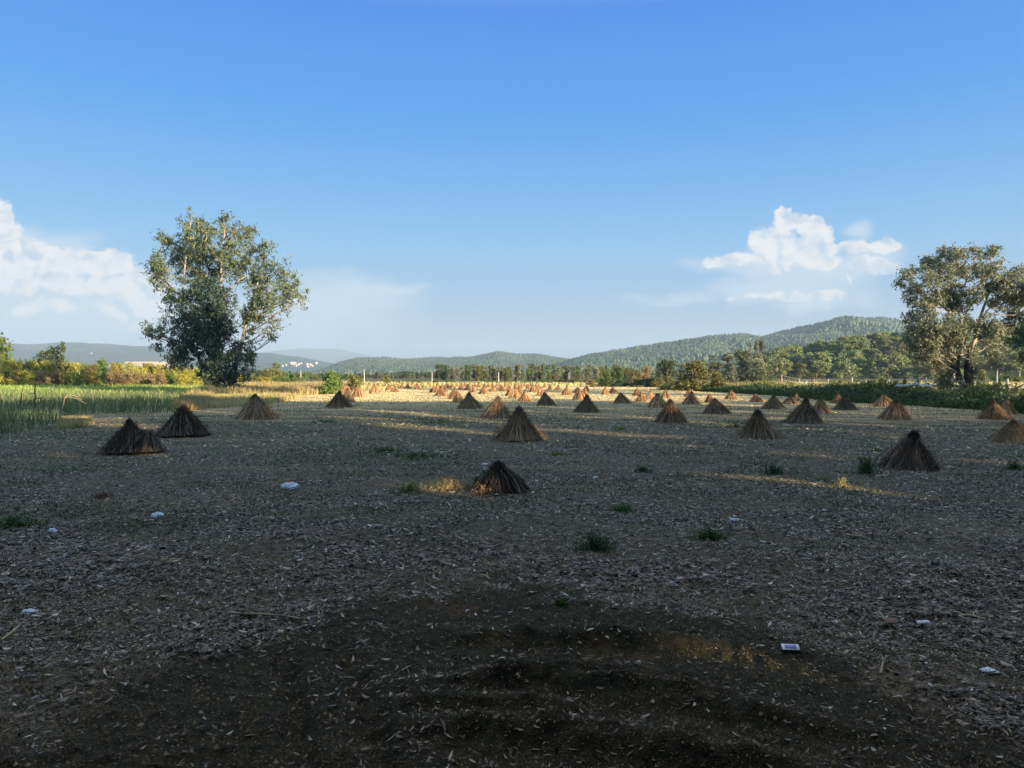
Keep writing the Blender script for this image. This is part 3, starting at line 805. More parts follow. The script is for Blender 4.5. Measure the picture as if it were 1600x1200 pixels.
# ------------------------------------------------------------------ tree and bush prototypes
def crown_proto(kind, seed):
    rr = np.random.default_rng(seed)
    lob = []
    if kind == 'pine':            # ~9 m, layered spreading crown
        for k in range(13):
            z = rr.uniform(3.0, 8.3); w = np.interp(z, [3, 5, 8.3], [2.9, 3.2, 1.2])
            a = rr.uniform(0, 2*pi); d = w * rr.uniform(.2, .75)
            lob.append((cos(a)*d, sin(a)*d, z, 1.5, 1.5, .75))
        dens, cl, per, L, Wd, mat, h, tr = 1.6, .42, 8, .50, .28, 'pine', 8, .2
    elif kind == 'poplar':        # ~11 m upright ragged
        for k in range(16):
            z = rr.uniform(1.5, 10.3); w = np.interp(z, [1.5, 5, 10.3], [1.7, 2.0, .7])
            a = rr.uniform(0, 2*pi); d = w * rr.uniform(.1, .6)
            lob.append((cos(a)*d, sin(a)*d, z, 1.0, 1.0, 1.5))
        dens, cl, per, L, Wd, mat, h, tr = 1.5, .42, 8, .50, .25, 'euc', 10, .18
    elif kind == 'round':         # ~8 m broad
        for k in range(18):
            z = rr.uniform(1.2, 6.8); w = np.interp(z, [1, 4, 7], [2.8, 3.4, 1.6])
            a = rr.uniform(0, 2*pi); d = w * rr.uniform(.3, .8)
            lob.append((cos(a)*d, sin(a)*d, z, 1.4, 1.4, 1.2))
        dens, cl, per, L, Wd, mat, h, tr = 1.6, .40, 8, .42, .26, 'dense', 6, .22
    elif kind == 'bush':          # ~4 m
        for k in range(14):
            z = rr.uniform(.6, 3.3); w = np.interp(z, [.6, 2, 3.4], [1.9, 1.9, .8])
            a = rr.uniform(0, 2*pi); d = w * rr.uniform(.2, .8)
            lob.append((cos(a)*d, sin(a)*d, z, .9, .9, .8))
        dens, cl, per, L, Wd, mat, h, tr = 3.0, .28, 8, .28, .16, 'green', 2.5, .08
    pts, nor = crown_points(lob, dens, cl, per, .35, rr, .36, .7)
    pts[:, 2] = np.maximum(pts[:, 2], .05)
    V, F = leaves(pts, L, Wd, .2, 0, nor, 1.4, rr, fold=.06)
    mb = MB()
    mb.tube([[0, 0, -.3], [.15, .1, h * .35], [0, .1, h * .65], [.1, 0, h * .95]], [tr, tr * .8, tr * .55, .04], 6)
    for lb in lob:
        zz = max(.4, lb[2] - 1.2)
        mb.tube(bez([.1, .05, zz * .8], [lb[0] * .4, lb[1] * .4, zz], lb[:3], 4), [tr * .35, tr * .3, tr * .2, .02], 4)
    return (V, F, mat, mb)

_protos = {}
def tree_mesh(kind, matk, var, barkk='bark'):
    key = (kind, matk, var, barkk)
    if key not in _protos:
        V, F, _, mb = crown_proto(kind, hash((kind, var)) % 1000 if False else sum(map(ord, kind)) + var * 7)
        a = mesh_np('crown', V, [F], M[matk]); b = mb.build('trunk', M[barkk], smoothf=True)
        _protos[key] = (a.data, b.data, V[:, 2].max(), np.abs(V[:, :2]).max())
        bpy.data.objects.remove(a); bpy.data.objects.remove(b)
    return _protos[key]

def put_tree(name, kind, matk, var, loc, h, w, label, cat, group=None, rz=0, barkk='bark'):
    ca, tb, ph, pw = tree_mesh(kind, matk, var, barkk)
    root = empty(name, loc, rz, (w / 2 / pw, w / 2 / pw, h / ph))
    for nm, d in (('crown', ca), ('trunk', tb)):
        o = bpy.data.objects.new(nm, d); C.objects.link(o); o.parent = root
    tag(root, label, cat, group); return root

def px_tree(name, kind, matk, var, px, ybase, ytop, wpx, Y, label, cat, group=None, barkk='bark', z=None):
    """stand a tree at bearing px and depth Y; foot on the ground (or z), height so that its top reaches ytop"""
    p = at(px, ytop, Y); z0 = 0 if z is None else z
    return put_tree(name, kind, matk, var, (p[0], Y, z0 - .05), p[2] - z0, wpx / F0 * Y, label, cat, group, random.uniform(0, 6.28), barkk)

# --- named background trees: px, ytop, width px, depth
px_tree('willow_tree', 'round', 'green', 1, -14, 600, 516, 76, 150, 'round green tree cut by the left border behind the yellow hedge', 'tree')
px_tree('broadleaf_tree', 'round', 'dense', 2, 80, 600, 537, 66, 190, 'dark green domed tree rising behind the yellow hedge on the left', 'tree')
px_tree('slender_tree', 'poplar', 'dense', 1, 98, 600, 532, 15, 188, 'thin pointed tree sticking up from the edge of the domed tree', 'tree')
px_tree('small_tree', 'poplar', 'green', 2, 160, 600, 558, 24, 112, 'small fresh-green tree in the middle of the yellow hedge', 'tree')
px_tree('round_tree', 'round', 'olive', 3, 426, 600, 565, 44, 160, 'rounded yellow-green tree right of the tall left eucalyptus', 'tree')
px_tree('shrub', 'bush', 'green', 3, 515, 600, 577, 50, 84, 'leafy green bush at the far left corner of the stubble field', 'shrub')
px_tree('shrub', 'bush', 'olive', 4, 553, 600, 582, 32, 92, 'dull olive bush just right of the leafy green corner bush', 'shrub')
px_tree('small_tree', 'bush', 'olive', 5, 604, 600, 584, 20, 150, 'small yellowish tree at the far edge behind the sunlit stooks', 'tree')
px_tree('dark_tree', 'round', 'dense', 6, 1042, 600, 557, 44, 150, 'dark rounded tree behind the yellowish spreading tree', 'tree')
px_tree('spreading_tree', 'round', 'olive', 7, 1082, 610, 561, 84, 96, 'broad yellowish olive tree at the far right corner of the field', 'tree')
px_tree('shrub', 'bush', 'olive', 8, 1122, 610, 578, 36, 98, 'yellowing bush on the right flank of the broad olive tree', 'shrub')
px_tree('bare_tree', 'round', 'drybush', 9, 1010, 600, 570, 30, 150, 'greyish half-bare tree between the plantation and the dark rounded tree', 'tree', barkk='palebark')
px_tree('bare_tree', 'poplar', 'drybush', 10, 706, 600, 573, 17, 260, 'bare pinkish tree in front of the dark block of trees', 'tree', barkk='palebark')
for i, (px, yt, w, lab) in enumerate([(1118,554,40,'tall tree just behind the broad olive tree'), (1137,550,40,'second tall tree in the clump right of the broad olive tree'), (1160,543,46,'highest tree in the tall green clump'),
        (1180,547,42,'tall tree right of the highest tree in the green clump'), (1198,553,36,'outermost right tree of the tall green clump'), (1148,570,36,'low front tree at the foot of the tall green clump'), (1186,572,40,'low front tree at the right foot of the green clump')]):
    px_tree('poplar_tree', 'poplar' if i < 5 else 'round', 'euc2' if i % 2 else 'euc', i, px, 600, yt, w, 150 + (i * 7) % 19 - (i > 4) * 12, lab, 'tree', 'tall green clump right of the olive tree')
for i, (px, yt, w, lab) in enumerate([(1172,534,13,'left of the reddish crowns standing above the green clump'), (1181,531,10,'middle of the reddish crowns standing above the green clump'), (1190,527,15,'tallest reddish crown standing above the green clump')]):
    p = at(px, yt, 330)
    put_tree('reddish_tree', 'poplar', 'russet', i, (p[0], 330, 0), p[2], w / F0 * 330, lab, 'tree', 'reddish crowns above the clump')

# --- plantation row across the middle, 160..330 m
rr = np.random.default_rng(77)
def row(x0, x1, step, ytop, yvar, wpx, Y, dY, mats, kind, base, group, cat='tree'):
    px = x0; k = 0; recs = []
    while px < x1:
        recs.append(px); px += step * rr.uniform(.7, 1.3)
    n = len(recs)
    for k, px in enumerate(recs):
        yt = (np.interp(px, [a for a, b in ytop], [b for a, b in ytop]) if isinstance(ytop, list) else ytop) + rr.uniform(-yvar, yvar)
        mk = mats[rr.integers(len(mats))]
        px_tree(base.replace(' ', '_'), kind, mk, int(rr.integers(3)), px, 600, yt, wpx * rr.uniform(.75, 1.3), Y + rr.uniform(-dY, dY), group[0], cat, group[1])
    return n
row(684, 702, 5, 569, 1.5, 14, 250, 6, ['dense'], 'poplar', 'dark tree', ('dark blue-green tree in the block at the left end of the plantation', 'dark block of trees'))
row(714, 800, 7, [(714,569),(760,571),(800,573)], 2.5, 15, 235, 14, ['euc', 'euc2', 'green', 'olive'], 'poplar', 'plantation tree', ('upright tree in the left half of the plantation behind the stooks', 'left half of the plantation'))
row(800, 925, 7, [(800,571),(830,568),(880,570),(925,569)], 2.5, 15, 215, 14, ['euc', 'euc2', 'olive', 'green'], 'poplar', 'plantation tree', ('upright tree in the right half of the plantation behind the stooks', 'right half of the plantation'))
row(925, 1015, 8, [(925,572),(960,568),(1000,573)], 3, 18, 180, 14, ['euc2', 'olive', 'green'], 'round', 'scrub tree', ('ragged yellowish tree between the plantation and the dark rounded tree', 'ragged trees right of the plantation'))
row(556, 684, 6, [(556,585),(600,581),(640,580),(684,582)], 1.5, 12, 330, 16, ['euc', 'dense'], 'poplar', 'young plantation tree', ('small dark tree of the low plantation left of the dark block', 'low plantation on the left'))
row(400, 560, 8, [(400,577),(450,580),(500,583),(560,584)], 2, 16, 260, 30, ['dense', 'olive', 'green'], 'round', 'distant tree', ('low distant tree between the tall eucalyptus and the leafy corner bush', 'distant trees left of the corner bush'))
row(1205, 1440, 13, [(1205,586),(1440,590)], 3, 18, 270, 10, ['pine', 'dense'], 'pine', 'young pine', ('young pine at the dark foot of the wooded slope behind the post fence', 'young pines at the foot of the slope'))
row(1560, 1640, 14, [(1560,585),(1640,583)], 3, 22, 190, 10, ['olive', 'green'], 'bush', 'scrub bush', ('pale green bush beyond the white pickup', 'bushes beyond the pickup'), 'shrub')

# --- pines of the near slope
cnt = 0
for k in range(2400):
    if cnt >= 290: break
    y = rr.uniform(292, 440); px = rr.uniform(1165, 1500) if rr.random() < .85 else rr.uniform(1500, 1640)
    u = ray(px, HORIZ)[0]; x = u * y; z = float(zn(x, y))
    if z < -2.6: continue
    if abs(px - 1268) < 16 and 330 < y < 390: continue
    h = rr.uniform(6.5, 12.0)
    put_tree('pine_tree', 'pine', 'pine' if rr.random() < .85 else 'olive', int(rr.integers(4)), (x, y, z - .3), h, h * rr.uniform(.8, 1.15), 'pine ' + ('high on' if y > 385 else ('halfway up' if y > 338 else 'at the foot of')) + ' the near wooded slope, ' + ('just right of the tall green clump' if px < 1235 else 'above the rusty fence post' if px < 1300 else 'above the thick white fence post' if px < 1370 else 'left of the forked pale tree' if px < 1440 else 'behind the forked pale tree'), 'pine tree', 'pines ' + ('high' if y > 385 else ('halfway' if y > 338 else 'low')) + ' on the near slope, part ' + ('beside the clump' if px < 1235 else 'above the rusty post' if px < 1300 else 'above the white post' if px < 1370 else 'left of the forked tree' if px < 1440 else 'behind the forked tree'), rr.uniform(0, 6.28), 'palebark')
    cnt += 1
# bare earth cutting high in the pine wood

# ------------------------------------------------------------------ ribbons of scrub and grass
def blades(x, y, h, w, r=rng, lean=.35, z=None):
    """thin upright bent blades"""
    n = len(x); a = r.uniform(0, 2*pi, n); z0 = ground_z(x, y) if z is None else z
    sx, sy = np.cos(a), np.sin(a); b = r.uniform(0, 2*pi, n); q = r.uniform(.05, lean, n) * h
    B = np.stack([x, y, z0 - .02], -1); S = np.stack([sx, sy, 0*sx], -1) * (w / 2)[:, None]
    Mid = B + np.stack([np.cos(b) * q * .35, np.sin(b) * q * .35, h * .55], -1)
    Tp = B + np.stack([np.cos(b) * q, np.sin(b) * q, h], -1)
    V = np.stack([B - S, B + S, Mid + S * .8, Mid - S * .8, Tp], 1).reshape(-1, 3)
    k = (np.arange(n) * 5)[:, None]
    return V, k + np.array([[0, 1, 2, 3]]), k + np.array([[3, 2, 4]])

def in_poly(x, y, P):
    c = np.zeros(len(x), bool); j = len(P) - 1
    for i in range(len(P)):
        (xi, yi), (xj, yj) = P[i], P[j]
        c ^= ((yi > y) != (yj > y)) & (x < (xj - xi) * (y - yi) / (yj - yi + 1e-12) + xi); j = i
    return c
def scatter(P, n, r, seed_dens=None):
    P = np.array(P); lo, hi = P.min(0), P.max(0)
    # more samples where they show larger: uniform in bearing, log in depth
    y = np.exp(r.uniform(np.log(max(3, lo[1])), np.log(hi[1]), n * 6)) if hi[1] / max(3, lo[1]) > 1.2 else r.uniform(lo[1], hi[1], n * 6)
    x = r.uniform(lo[0], hi[0], n * 6)
    k = in_poly(x, y, P); return x[k][:n], y[k][:n]

def grass_field(name, P, n, h, w, mat, label, seed, lean=.5, clump=.5, z=None):
    r = np.random.default_rng(seed)
    x, y = scatter(P, n, r)
    f = fbm(x * .5, y * .5 + seed, 3)
    k = f > clump * r.random(len(x)); x, y, f = x[k], y[k], f[k]
    hh = h * (.35 + f * 1.1) * r.uniform(.6, 1.15, len(x))
    V, F4, F3 = blades(x, y, hh, w * r.uniform(.6, 1.5, len(x)) * (1 + y / 90), r, lean)
    o = mesh_np(name, V, [F4, F3], M[mat]); tag(o, label, 'grass', kind='stuff'); return o

G = lambda px, py: gp(px, py)
# shaded tall grass on the left (front edge follows the photograph), lit beyond ~60 m
front = [G(-260, 700), G(-60, 688), G(30, 678), G(85, 664), (G(100, 652)), G(140, 648), G(200, 646), G(262, 645), G(315, 637), G(322, 628)]
fieldP = front + [(-38, 84), (-46, 92), (-170, 92), (-170, 40), (-60, 22)]
grass_field('tall_grass', fieldP, 140000, .74, .026, 'grass', 'tall green grass along the left edge of the field', 41, clump=.75)
grass_field('bright_grass', [(-170, 74), (-36, 76), (-36, 112), (-46, 124), (-190, 124)], 60000, .62, .05, 'brightgrass', 'bright green sunlit crop strip in front of the yellow hedge', 42, clump=.4)
grass_field('dry_grass', [G(268, 645), G(322, 640), G(335, 626), G(322, 622), G(285, 628)], 6000, .7, .025, 'drygrass', 'tan dry grass at the near end of the tall green grass', 43, clump=.4)
grass_field('dry_grass', [(-31, 70), (-22.5, 76), (-20.5, 92), (-27, 124), (-46, 124), (-38, 92)], 30000, 1.05, .04, 'drygrass', 'tall tan grass between the left eucalyptus and the corner bush', 44, clump=.35)
grass_field('dry_grass', [G(300, 640), G(415, 634), G(470, 622), G(400, 618), G(330, 620)], 9000, .6, .03, 'drygrass', 'dry grass under the tall left eucalyptus', 45, clump=.5)
grass_field('dry_grass', [G(90, 672), G(150, 664), G(135, 655), G(95, 656)], 1500, .3, .02, 'drygrass', 'sunlit tuft of dry grass at the foot of the tall grass', 46, clump=.3)
grass_field('dry_grass', [(-21, 100), (-8, 135), (40, 150), (60, 130), (120, 130), (120, 175), (-60, 175), (-40, 120)], 16000, .55, .08, 'drygrass', 'straw coloured rough grass beyond the far edge of the stooks', 47, clump=.6)

def scrub_ribbon(name, Pts, width, height, n, mat, label, cat, seed, L=.35, Wd=.2, clus=.45, per=9, group=None, sc=.25, kind=None):
    """irregular hedge along a polyline"""
    r = np.random.default_rng(seed); Pts = np.array(Pts, float)
    seg = np.linalg.norm(np.diff(Pts, axis=0), axis=1); cum = np.concatenate([[0], np.cumsum(seg)])
    s = r.uniform(0, cum[-1], n)
    cx, cy = np.interp(s, cum, Pts[:, 0]), np.interp(s, cum, Pts[:, 1])
    j = np.clip(np.searchsorted(cum, s) - 1, 0, len(seg) - 1)
    dx = (Pts[1:] - Pts[:-1])[j] / seg[j][:, None]
    hh = (np.interp(s / cum[-1], np.linspace(0, 1, len(height)), height) if hasattr(height, '__len__') else height) * (.15 + 1.55 * fbm(s * sc + seed, s * 0 + 3, 3))
    t = r.uniform(-1, 1, n); prof = np.sqrt(1 - t * t * .9)
    z = hh * prof * r.random(n) ** .45
    x = cx - dx[:, 1] * t * width / 2; y = cy + dx[:, 0] * t * width / 2
    p = np.stack([x, y, z], -1)
    nor = np.stack([-dx[:, 1] * t, dx[:, 0] * t, .6 * np.ones(n)], -1); nor /= np.linalg.norm(nor, axis=1)[:, None]
    lp = (p[:, None] + r.normal(size=(n, per, 3)) * clus * .5).reshape(-1, 3); lp[:, 2] = np.maximum(lp[:, 2], .03)
    V, F = leaves(lp, L, Wd, 0, .3, np.repeat(nor, per, 0), .6, r)
    o = mesh_np(name, V, [F], M[mat]); tag(o, label, cat, group, kind); return o

# yellow hedge behind the bright strip: separate bushes
r2 = np.random.default_rng(90)
def bush_line(x0, x1, step, Y, dY, ytop, wpx, mats, name, labels, cat, group, kind='bush'):
    px = x0; out = []
    while px < x1:
        yt = np.interp(px, [a for a, b in ytop], [b for a, b in ytop]) + r2.uniform(-2, 2)
        m = mats[r2.integers(len(mats))]
        px_tree(name, kind, m, int(r2.integers(5)), px, 600, yt, wpx * r2.uniform(.8, 1.4), Y + r2.uniform(-dY, dY), labels[m], cat, group)
        px += step * r2.uniform(.6, 1.3)
YL = {'yellow': 'yellow-leaved bush in the long hedge behind the bright grass', 'olive': 'olive bush in the long hedge behind the bright grass', 'green': 'green bush in the long hedge behind the bright grass', 'drybush': 'dry brown bush in the long hedge behind the bright grass'}
bush_line(-70, 330, 15, 136, 6, [(-70,556),(0,558),(100,562),(200,565),(300,570),(400,578)], 30, ['yellow', 'yellow', 'olive', 'yellow'], 'hedge_bush', YL, 'bush', 'yellow hedge, rear bushes')
bush_line(-70, 320, 17, 127, 3, [(-70,574),(0,575),(100,578),(200,580),(300,582)], 30, ['olive', 'drybush', 'green', 'drybush', 'yellow'], 'hedge_bush', {k: v.replace('long hedge', 'lower front of the hedge') for k, v in YL.items()}, 'bush', 'yellow hedge, front bushes')
bush_line(378, 470, 16, 140, 5, [(378,582),(420,586),(470,588)], 26, ['yellow', 'olive', 'green'], 'hedge_bush', {k: v.replace('long hedge behind the bright grass', 'low hedge right of the tall eucalyptus') for k, v in YL.items()}, 'bush', 'low hedge right of the tall eucalyptus')
# far scrub line at the end of the field
bush_line(612, 930, 12, 172, 6, [(612,594),(700,595),(800,595),(930,592)], 24, ['olive', 'drybush', 'green', 'olive'], 'scrub_bush', {'olive': 'low olive bush along the far end of the stubble', 'drybush': 'low dry bush along the far end of the stubble', 'green': 'low green bush along the far end of the stubble'}, 'bush', 'scrub along the far end of the stubble')
bush_line(925, 1045, 13, 128, 5, [(925,590),(980,588),(1045,588)], 28, ['olive', 'dense', 'drybush', 'green'], 'scrub_bush', {'olive': 'olive bush left of the broad olive tree', 'drybush': 'dry bush left of the broad olive tree', 'green': 'green bush left of the broad olive tree', 'dense': 'dark bush left of the broad olive tree'}, 'bush', 'bushes left of the broad olive tree')
# overgrown bank along the right edge of the field
bank = [G(1030, 609), G(1120, 612), G(1230, 619), G(1330, 629), G(1450, 635), G(1560, 642), G(1700, 655)]
bk = np.array(bank)
bko = bk + np.array([1.6, 1.2])
m_, n_, l_ = new_mat('bank_soil')
g_ = n_.new('ShaderNodeNewGeometry')
finish(m_, n_, l_, mixc(n_, l_, noise(n_, l_, g_.outputs['Position'], 1.2, 5), (.03, .045, .015), (.09, .10, .04)), .95, bump=noise(n_, l_, g_.outputs['Position'], 4, 4), bstr=1, bdist=.2)
def bank_mesh():
    mb = MB(); seg = 90
    t = np.linspace(0, 1, seg); cum = np.concatenate([[0], np.cumsum(np.linalg.norm(np.diff(bko, axis=0), axis=1))]); cum /= cum[-1]
    X = np.interp(t, cum, bko[:, 0]); Y = np.interp(t, cum, bko[:, 1]); dx, dy = np.gradient(X), np.gradient(Y); L = np.hypot(dx, dy)
    nx, ny = -dy / L, dx / L
    H = np.interp(t, [0, .2, .5, 1], [.30, .45, .70, .60])
    prof = [(1.9, -.3), (1.5, .15), (1.0, .7), (.4, 1.0), (-.6, 1.0), (-1.8, .85), (-3.5, .3), (-5, -.3)]
    P = []
    for a, b in prof:
        w = (fbm(t * 60 + a * 3, t * 0 + b * 5, 3) - .5) * .5
        P.append(np.stack([X + nx * (a + w) * -1, Y + ny * (a + w) * -1, H * (b + w * .5)], -1))
    V = np.stack(P, 1).reshape(-1, 3); k = len(prof)
    i = np.arange(seg - 1)[:, None] * k + np.arange(k - 1)[None]
    F = np.stack([i, i + 1, i + k + 1, i + k], -1).reshape(-1, 4)
    o = mesh_np('earth_bank', V, [F], m_, smoothf=True); tag(o, 'low earth bank along the right edge of the field', 'bank', kind='structure')
bank_mesh()
scrub_ribbon('bank_undergrowth', bko + [0, .2], 3.4, [.45, .6, .95, .8], 5200, 'dense', 'dark green undergrowth covering the bank along the right of the field', 'undergrowth', 61, .26, .14, .4, 9, kind='stuff')
scrub_ribbon('bank_weeds', bko + [-1.7, -1.3], 1.2, .5, 1500, 'weed', 'low green weeds at the foot of the right bank', 'weeds', 62, .16, .09, .3, 8, kind='stuff')
def ribbon_poly(P, a, b):
    P = np.array(P); return list(P + a) + list((P + b)[::-1])
scrub_ribbon('bank_scrub', bko + [1.2, .9], 2.2, [.7, .9, 1.2, .9], 3000, 'olive', 'olive green growth along the crest of the right bank', 'undergrowth', 66, .26, .14, .4, 9, kind='stuff')
grass_field('dry_grass', ribbon_poly(bko[:5], [1.6, 1.2], [8, 6]), 24000, 1.1, .05, 'drygrass', 'pale dry grass on top of the right bank below the post fence', 63, clump=.5)
scrub_ribbon('scrub', bko[:5] + [9, 7], 5, 1.1, 900, 'olive', 'olive scrub behind the dry grass of the bank', 'scrub', 64, .3, .16, .4, 9, kind='stuff')
# shrubs around the right tree's foot
px_tree('shrub', 'bush', 'dense', 2, 1478, 626, 586, 30, 62, 'dark leafy bush at the left foot of the forked pale tree', 'shrub')
px_tree('shrub', 'bush', 'dense', 1, 1412, 626, 586, 16, 60, 'small dark green sapling beside the pale rubble', 'shrub')
px_tree('sapling', 'bush', 'green', 3, 1434, 626, 590, 12, 60.5, 'bright green sapling on the rubble right of the dark sapling', 'shrub')
px_tree('sapling', 'bush', 'green', 4, 1449, 626, 594, 10, 61, 'second bright green sapling on the rubble', 'shrub')
px_tree('shrub', 'bush', 'olive', 4, 1535, 626, 571, 26, 90, 'tall olive shrub right of the forked trunk', 'shrub')
px_tree('shrub', 'bush', 'green', 0, 1592, 656, 630, 18, 47, 'fresh green weed bush by the stook near the right border', 'shrub')
px_tree('shrub', 'bush', 'olive', 0, 1560, 626, 596, 30, 80, 'low olive bush behind the white pickup', 'shrub')
px_tree('shrub', 'bush', 'olive', 1, 1330, 626, 595, 22, 84, 'grey-green bush beside the fence post', 'shrub')
px_tree('shrub', 'bush', 'green', 2, 1350, 626, 594, 18, 80, 'pale bush in the dry grass below the fence', 'shrub')
px_tree('shrub', 'bush', 'olive', 3, 1378, 626, 590, 20, 78, 'feathery pale bush left of the rubble', 'shrub')
# tree just outside the right border, its boughs hang into the frame
def edge_tree():
    Y = 40.0; rr = np.random.default_rng(9); lobes = []
    for (px, py, r) in [(1606,525,20),(1592,516,11),(1587,532,10),(1600,545,16),(1618,560,20),(1650,500,36),(1655,550,40),(1690,470,50),(1680,540,50),(1632,575,14)]:
        p = at(px, py, Y + rr.normal() * .8); rw = r / F0 * Y; lobes.append((p[0], p[1], p[2], rw, rw * 1.3, rw))
    root = empty('dark_tree', (at(1680, 600, Y)[0], Y, 0)); o0 = np.array(root.location)
    pts, nor = crown_points(lobes, 6, .26, 15, .2, rr, .40, 1.4); V, F = leaves(pts, .20, .065, .5, 0, nor, .5, rr)
    mesh_np('crown', V - o0, [F], M['dense'], parent=root)
    mb = MB(); b = at(1680, 600, Y) * [1, 1, 0]; tr = bez(b, at(1690, 560, Y), at(1670, 500, Y)); mb.tube(tr - o0, np.linspace(.25, .1, 7), 7)
    for lb in lobes: mb.tube(bez(tr[4], (tr[4] + np.array(lb[:3])) / 2 + [0, 0, .3], lb[:3], 5) - o0, np.linspace(.07, .015, 5), 5)
    mb.build('trunk', M['bark'], root, True)
    tag(root, 'dark foliage reaching in from the right border in front of the forked pale tree', 'tree')
edge_tree()

# ------------------------------------------------------------------ rubble, poles, fence, pickup, village
def rubble():
    r = np.random.default_rng(3)
    for i in range(11):
        px = 1405 + i * 5.5 + r.uniform(-2, 2); Y = 59 + r.uniform(-1.5, 1.5); p = at(px, 602 + r.uniform(-2, 2), Y)
        d = rand_dirs(40, r); s = r.uniform(.15, .30)
        import bmesh
        bm = bmesh.new()
        for q in d: bm.verts.new(q * s * np.array([1.3, 1, .7]) * (.75 + .25 * r.random()))
        bmesh.ops.convex_hull(bm, input=bm.verts); me = bpy.data.meshes.new('stone_block'); bm.to_mesh(me); bm.free(); me.materials.append(M['stone'])
        o = bpy.data.objects.new('stone_block', me); o.location = (p[0], Y, max(.9, p[2])); C.objects.link(o)
        tag(o, 'pale lump of rubble in the heap left of the forked pale tree', 'stone', 'rubble heap left of the forked tree')
rubble()

def pole(px, ytop, Y, label, ybase=None, r=.13, mat='concrete', zb=0, arm=True, group=None, name='utility_pole'):
    p = at(px, ytop, Y); root = empty(name, (p[0], Y, zb)); h = p[2] - zb
    mb = MB(); mb.tube([[0, 0, -.3], [0, 0, h * .5], [0, 0, h]], [r * 1.25, r, r * .75], 8); mb.build('shaft', M[mat], root, True)
    if arm:
        a = MB(); a.box((0, 0, h - .35), (1.5, .1, .12)); a.build('crossarm', M['metal'], root)
        for s in (-.6, 0, .6):
            b = MB(); b.tube([[s, 0, h - .29], [s, 0, h - .12]], [.05, .04], 6); b.build('insulator', M['plastic'], root, True)
    tag(root, label, 'pole' if name != 'fence_post' else 'fence post', group); return root, np.array([p[0], Y, zb + h])
pole(470, 579, 210, 'white pole left of the leafy corner bush', r=.13, arm=False)
_, pA = pole(569, 577, 200, 'white pole right of the dull olive bush', r=.13, arm=False)
_, pB = pole(675, 580, 205, 'white pole in front of the low plantation beside the dark block', r=.12, arm=False)
_, pC = pole(779, 581, 190, 'white pole in the middle in front of the plantation', r=.12, arm=False)
_, pD = pole(889, 582, 190, 'thin pole in front of the right half of the plantation', r=.08, arm=False)
# fence of concrete posts with wires, on the right
posts = []
FZ = .6
for i, (px, yt, Y, mat, lab, rr_) in enumerate([(1221, 586, 100, 'rustpost', 'tall reddish post with dark top at the left end of the wire fence', .14), (1249, 592, 100, 'concrete', 'thin pale fence post, first right of the reddish post', .07),
        (1271.5, 593, 99, 'rustpost', 'short rusty fence post, second right of the tall reddish post', .13), (1294, 592, 98, 'concrete', 'white fence post, third right of the tall reddish post', .11),
        (1331, 590, 94, 'concrete', 'thick white fence post beside the grey-green bush', .14), (1353, 592, 92, 'concrete', 'thin pale fence post above the pale bush', .07), (1389, 592, 90, 'concrete', 'pale fence post left of the rubble', .08),
        (1447, 590, 86, 'concrete', 'pale fence post behind the saplings', .08)]):
    o, t = pole(px, yt, Y, lab, r=rr_, mat=mat, arm=False, name='fence_post', group='posts of the wire fence'); posts.append(t)
pole(1574, 592, 84, 'stout white post right of the white pickup', r=.16, arm=False, name='fence_post')
pole(1491, 577, 120, 'thin pole seen left of the forked trunk', r=.1, arm=False)
pole(1558, 576, 110, 'thin bare pole right of the forked pale tree', r=.1, arm=False)
for k, dz in enumerate((0.0, .55, 1.1)):
    mb = MB()
    for a, b in zip(posts[:-1], posts[1:]):
        P = bez(a - [0, 0, dz], (a + b) / 2 - [0, 0, dz + .12], b - [0, 0, dz], 6); mb.tube(P, .018, 4, cap=False)
    o = mb.build('fence_wire', M['metal'])
    tag(o, ['top', 'middle', 'bottom'][k] + ' wire strung along the fence posts on the right', 'wire', 'wires of the post fence')
# brace leaning at a post
mb = MB(); a = at(1252, 604, 99); b = at(1262, 595, 99); mb.tube([a, b], .07, 5); o = mb.build('leaning_brace', M['concrete']); tag(o, 'short pale brace leaning between two posts of the wire fence', 'brace')

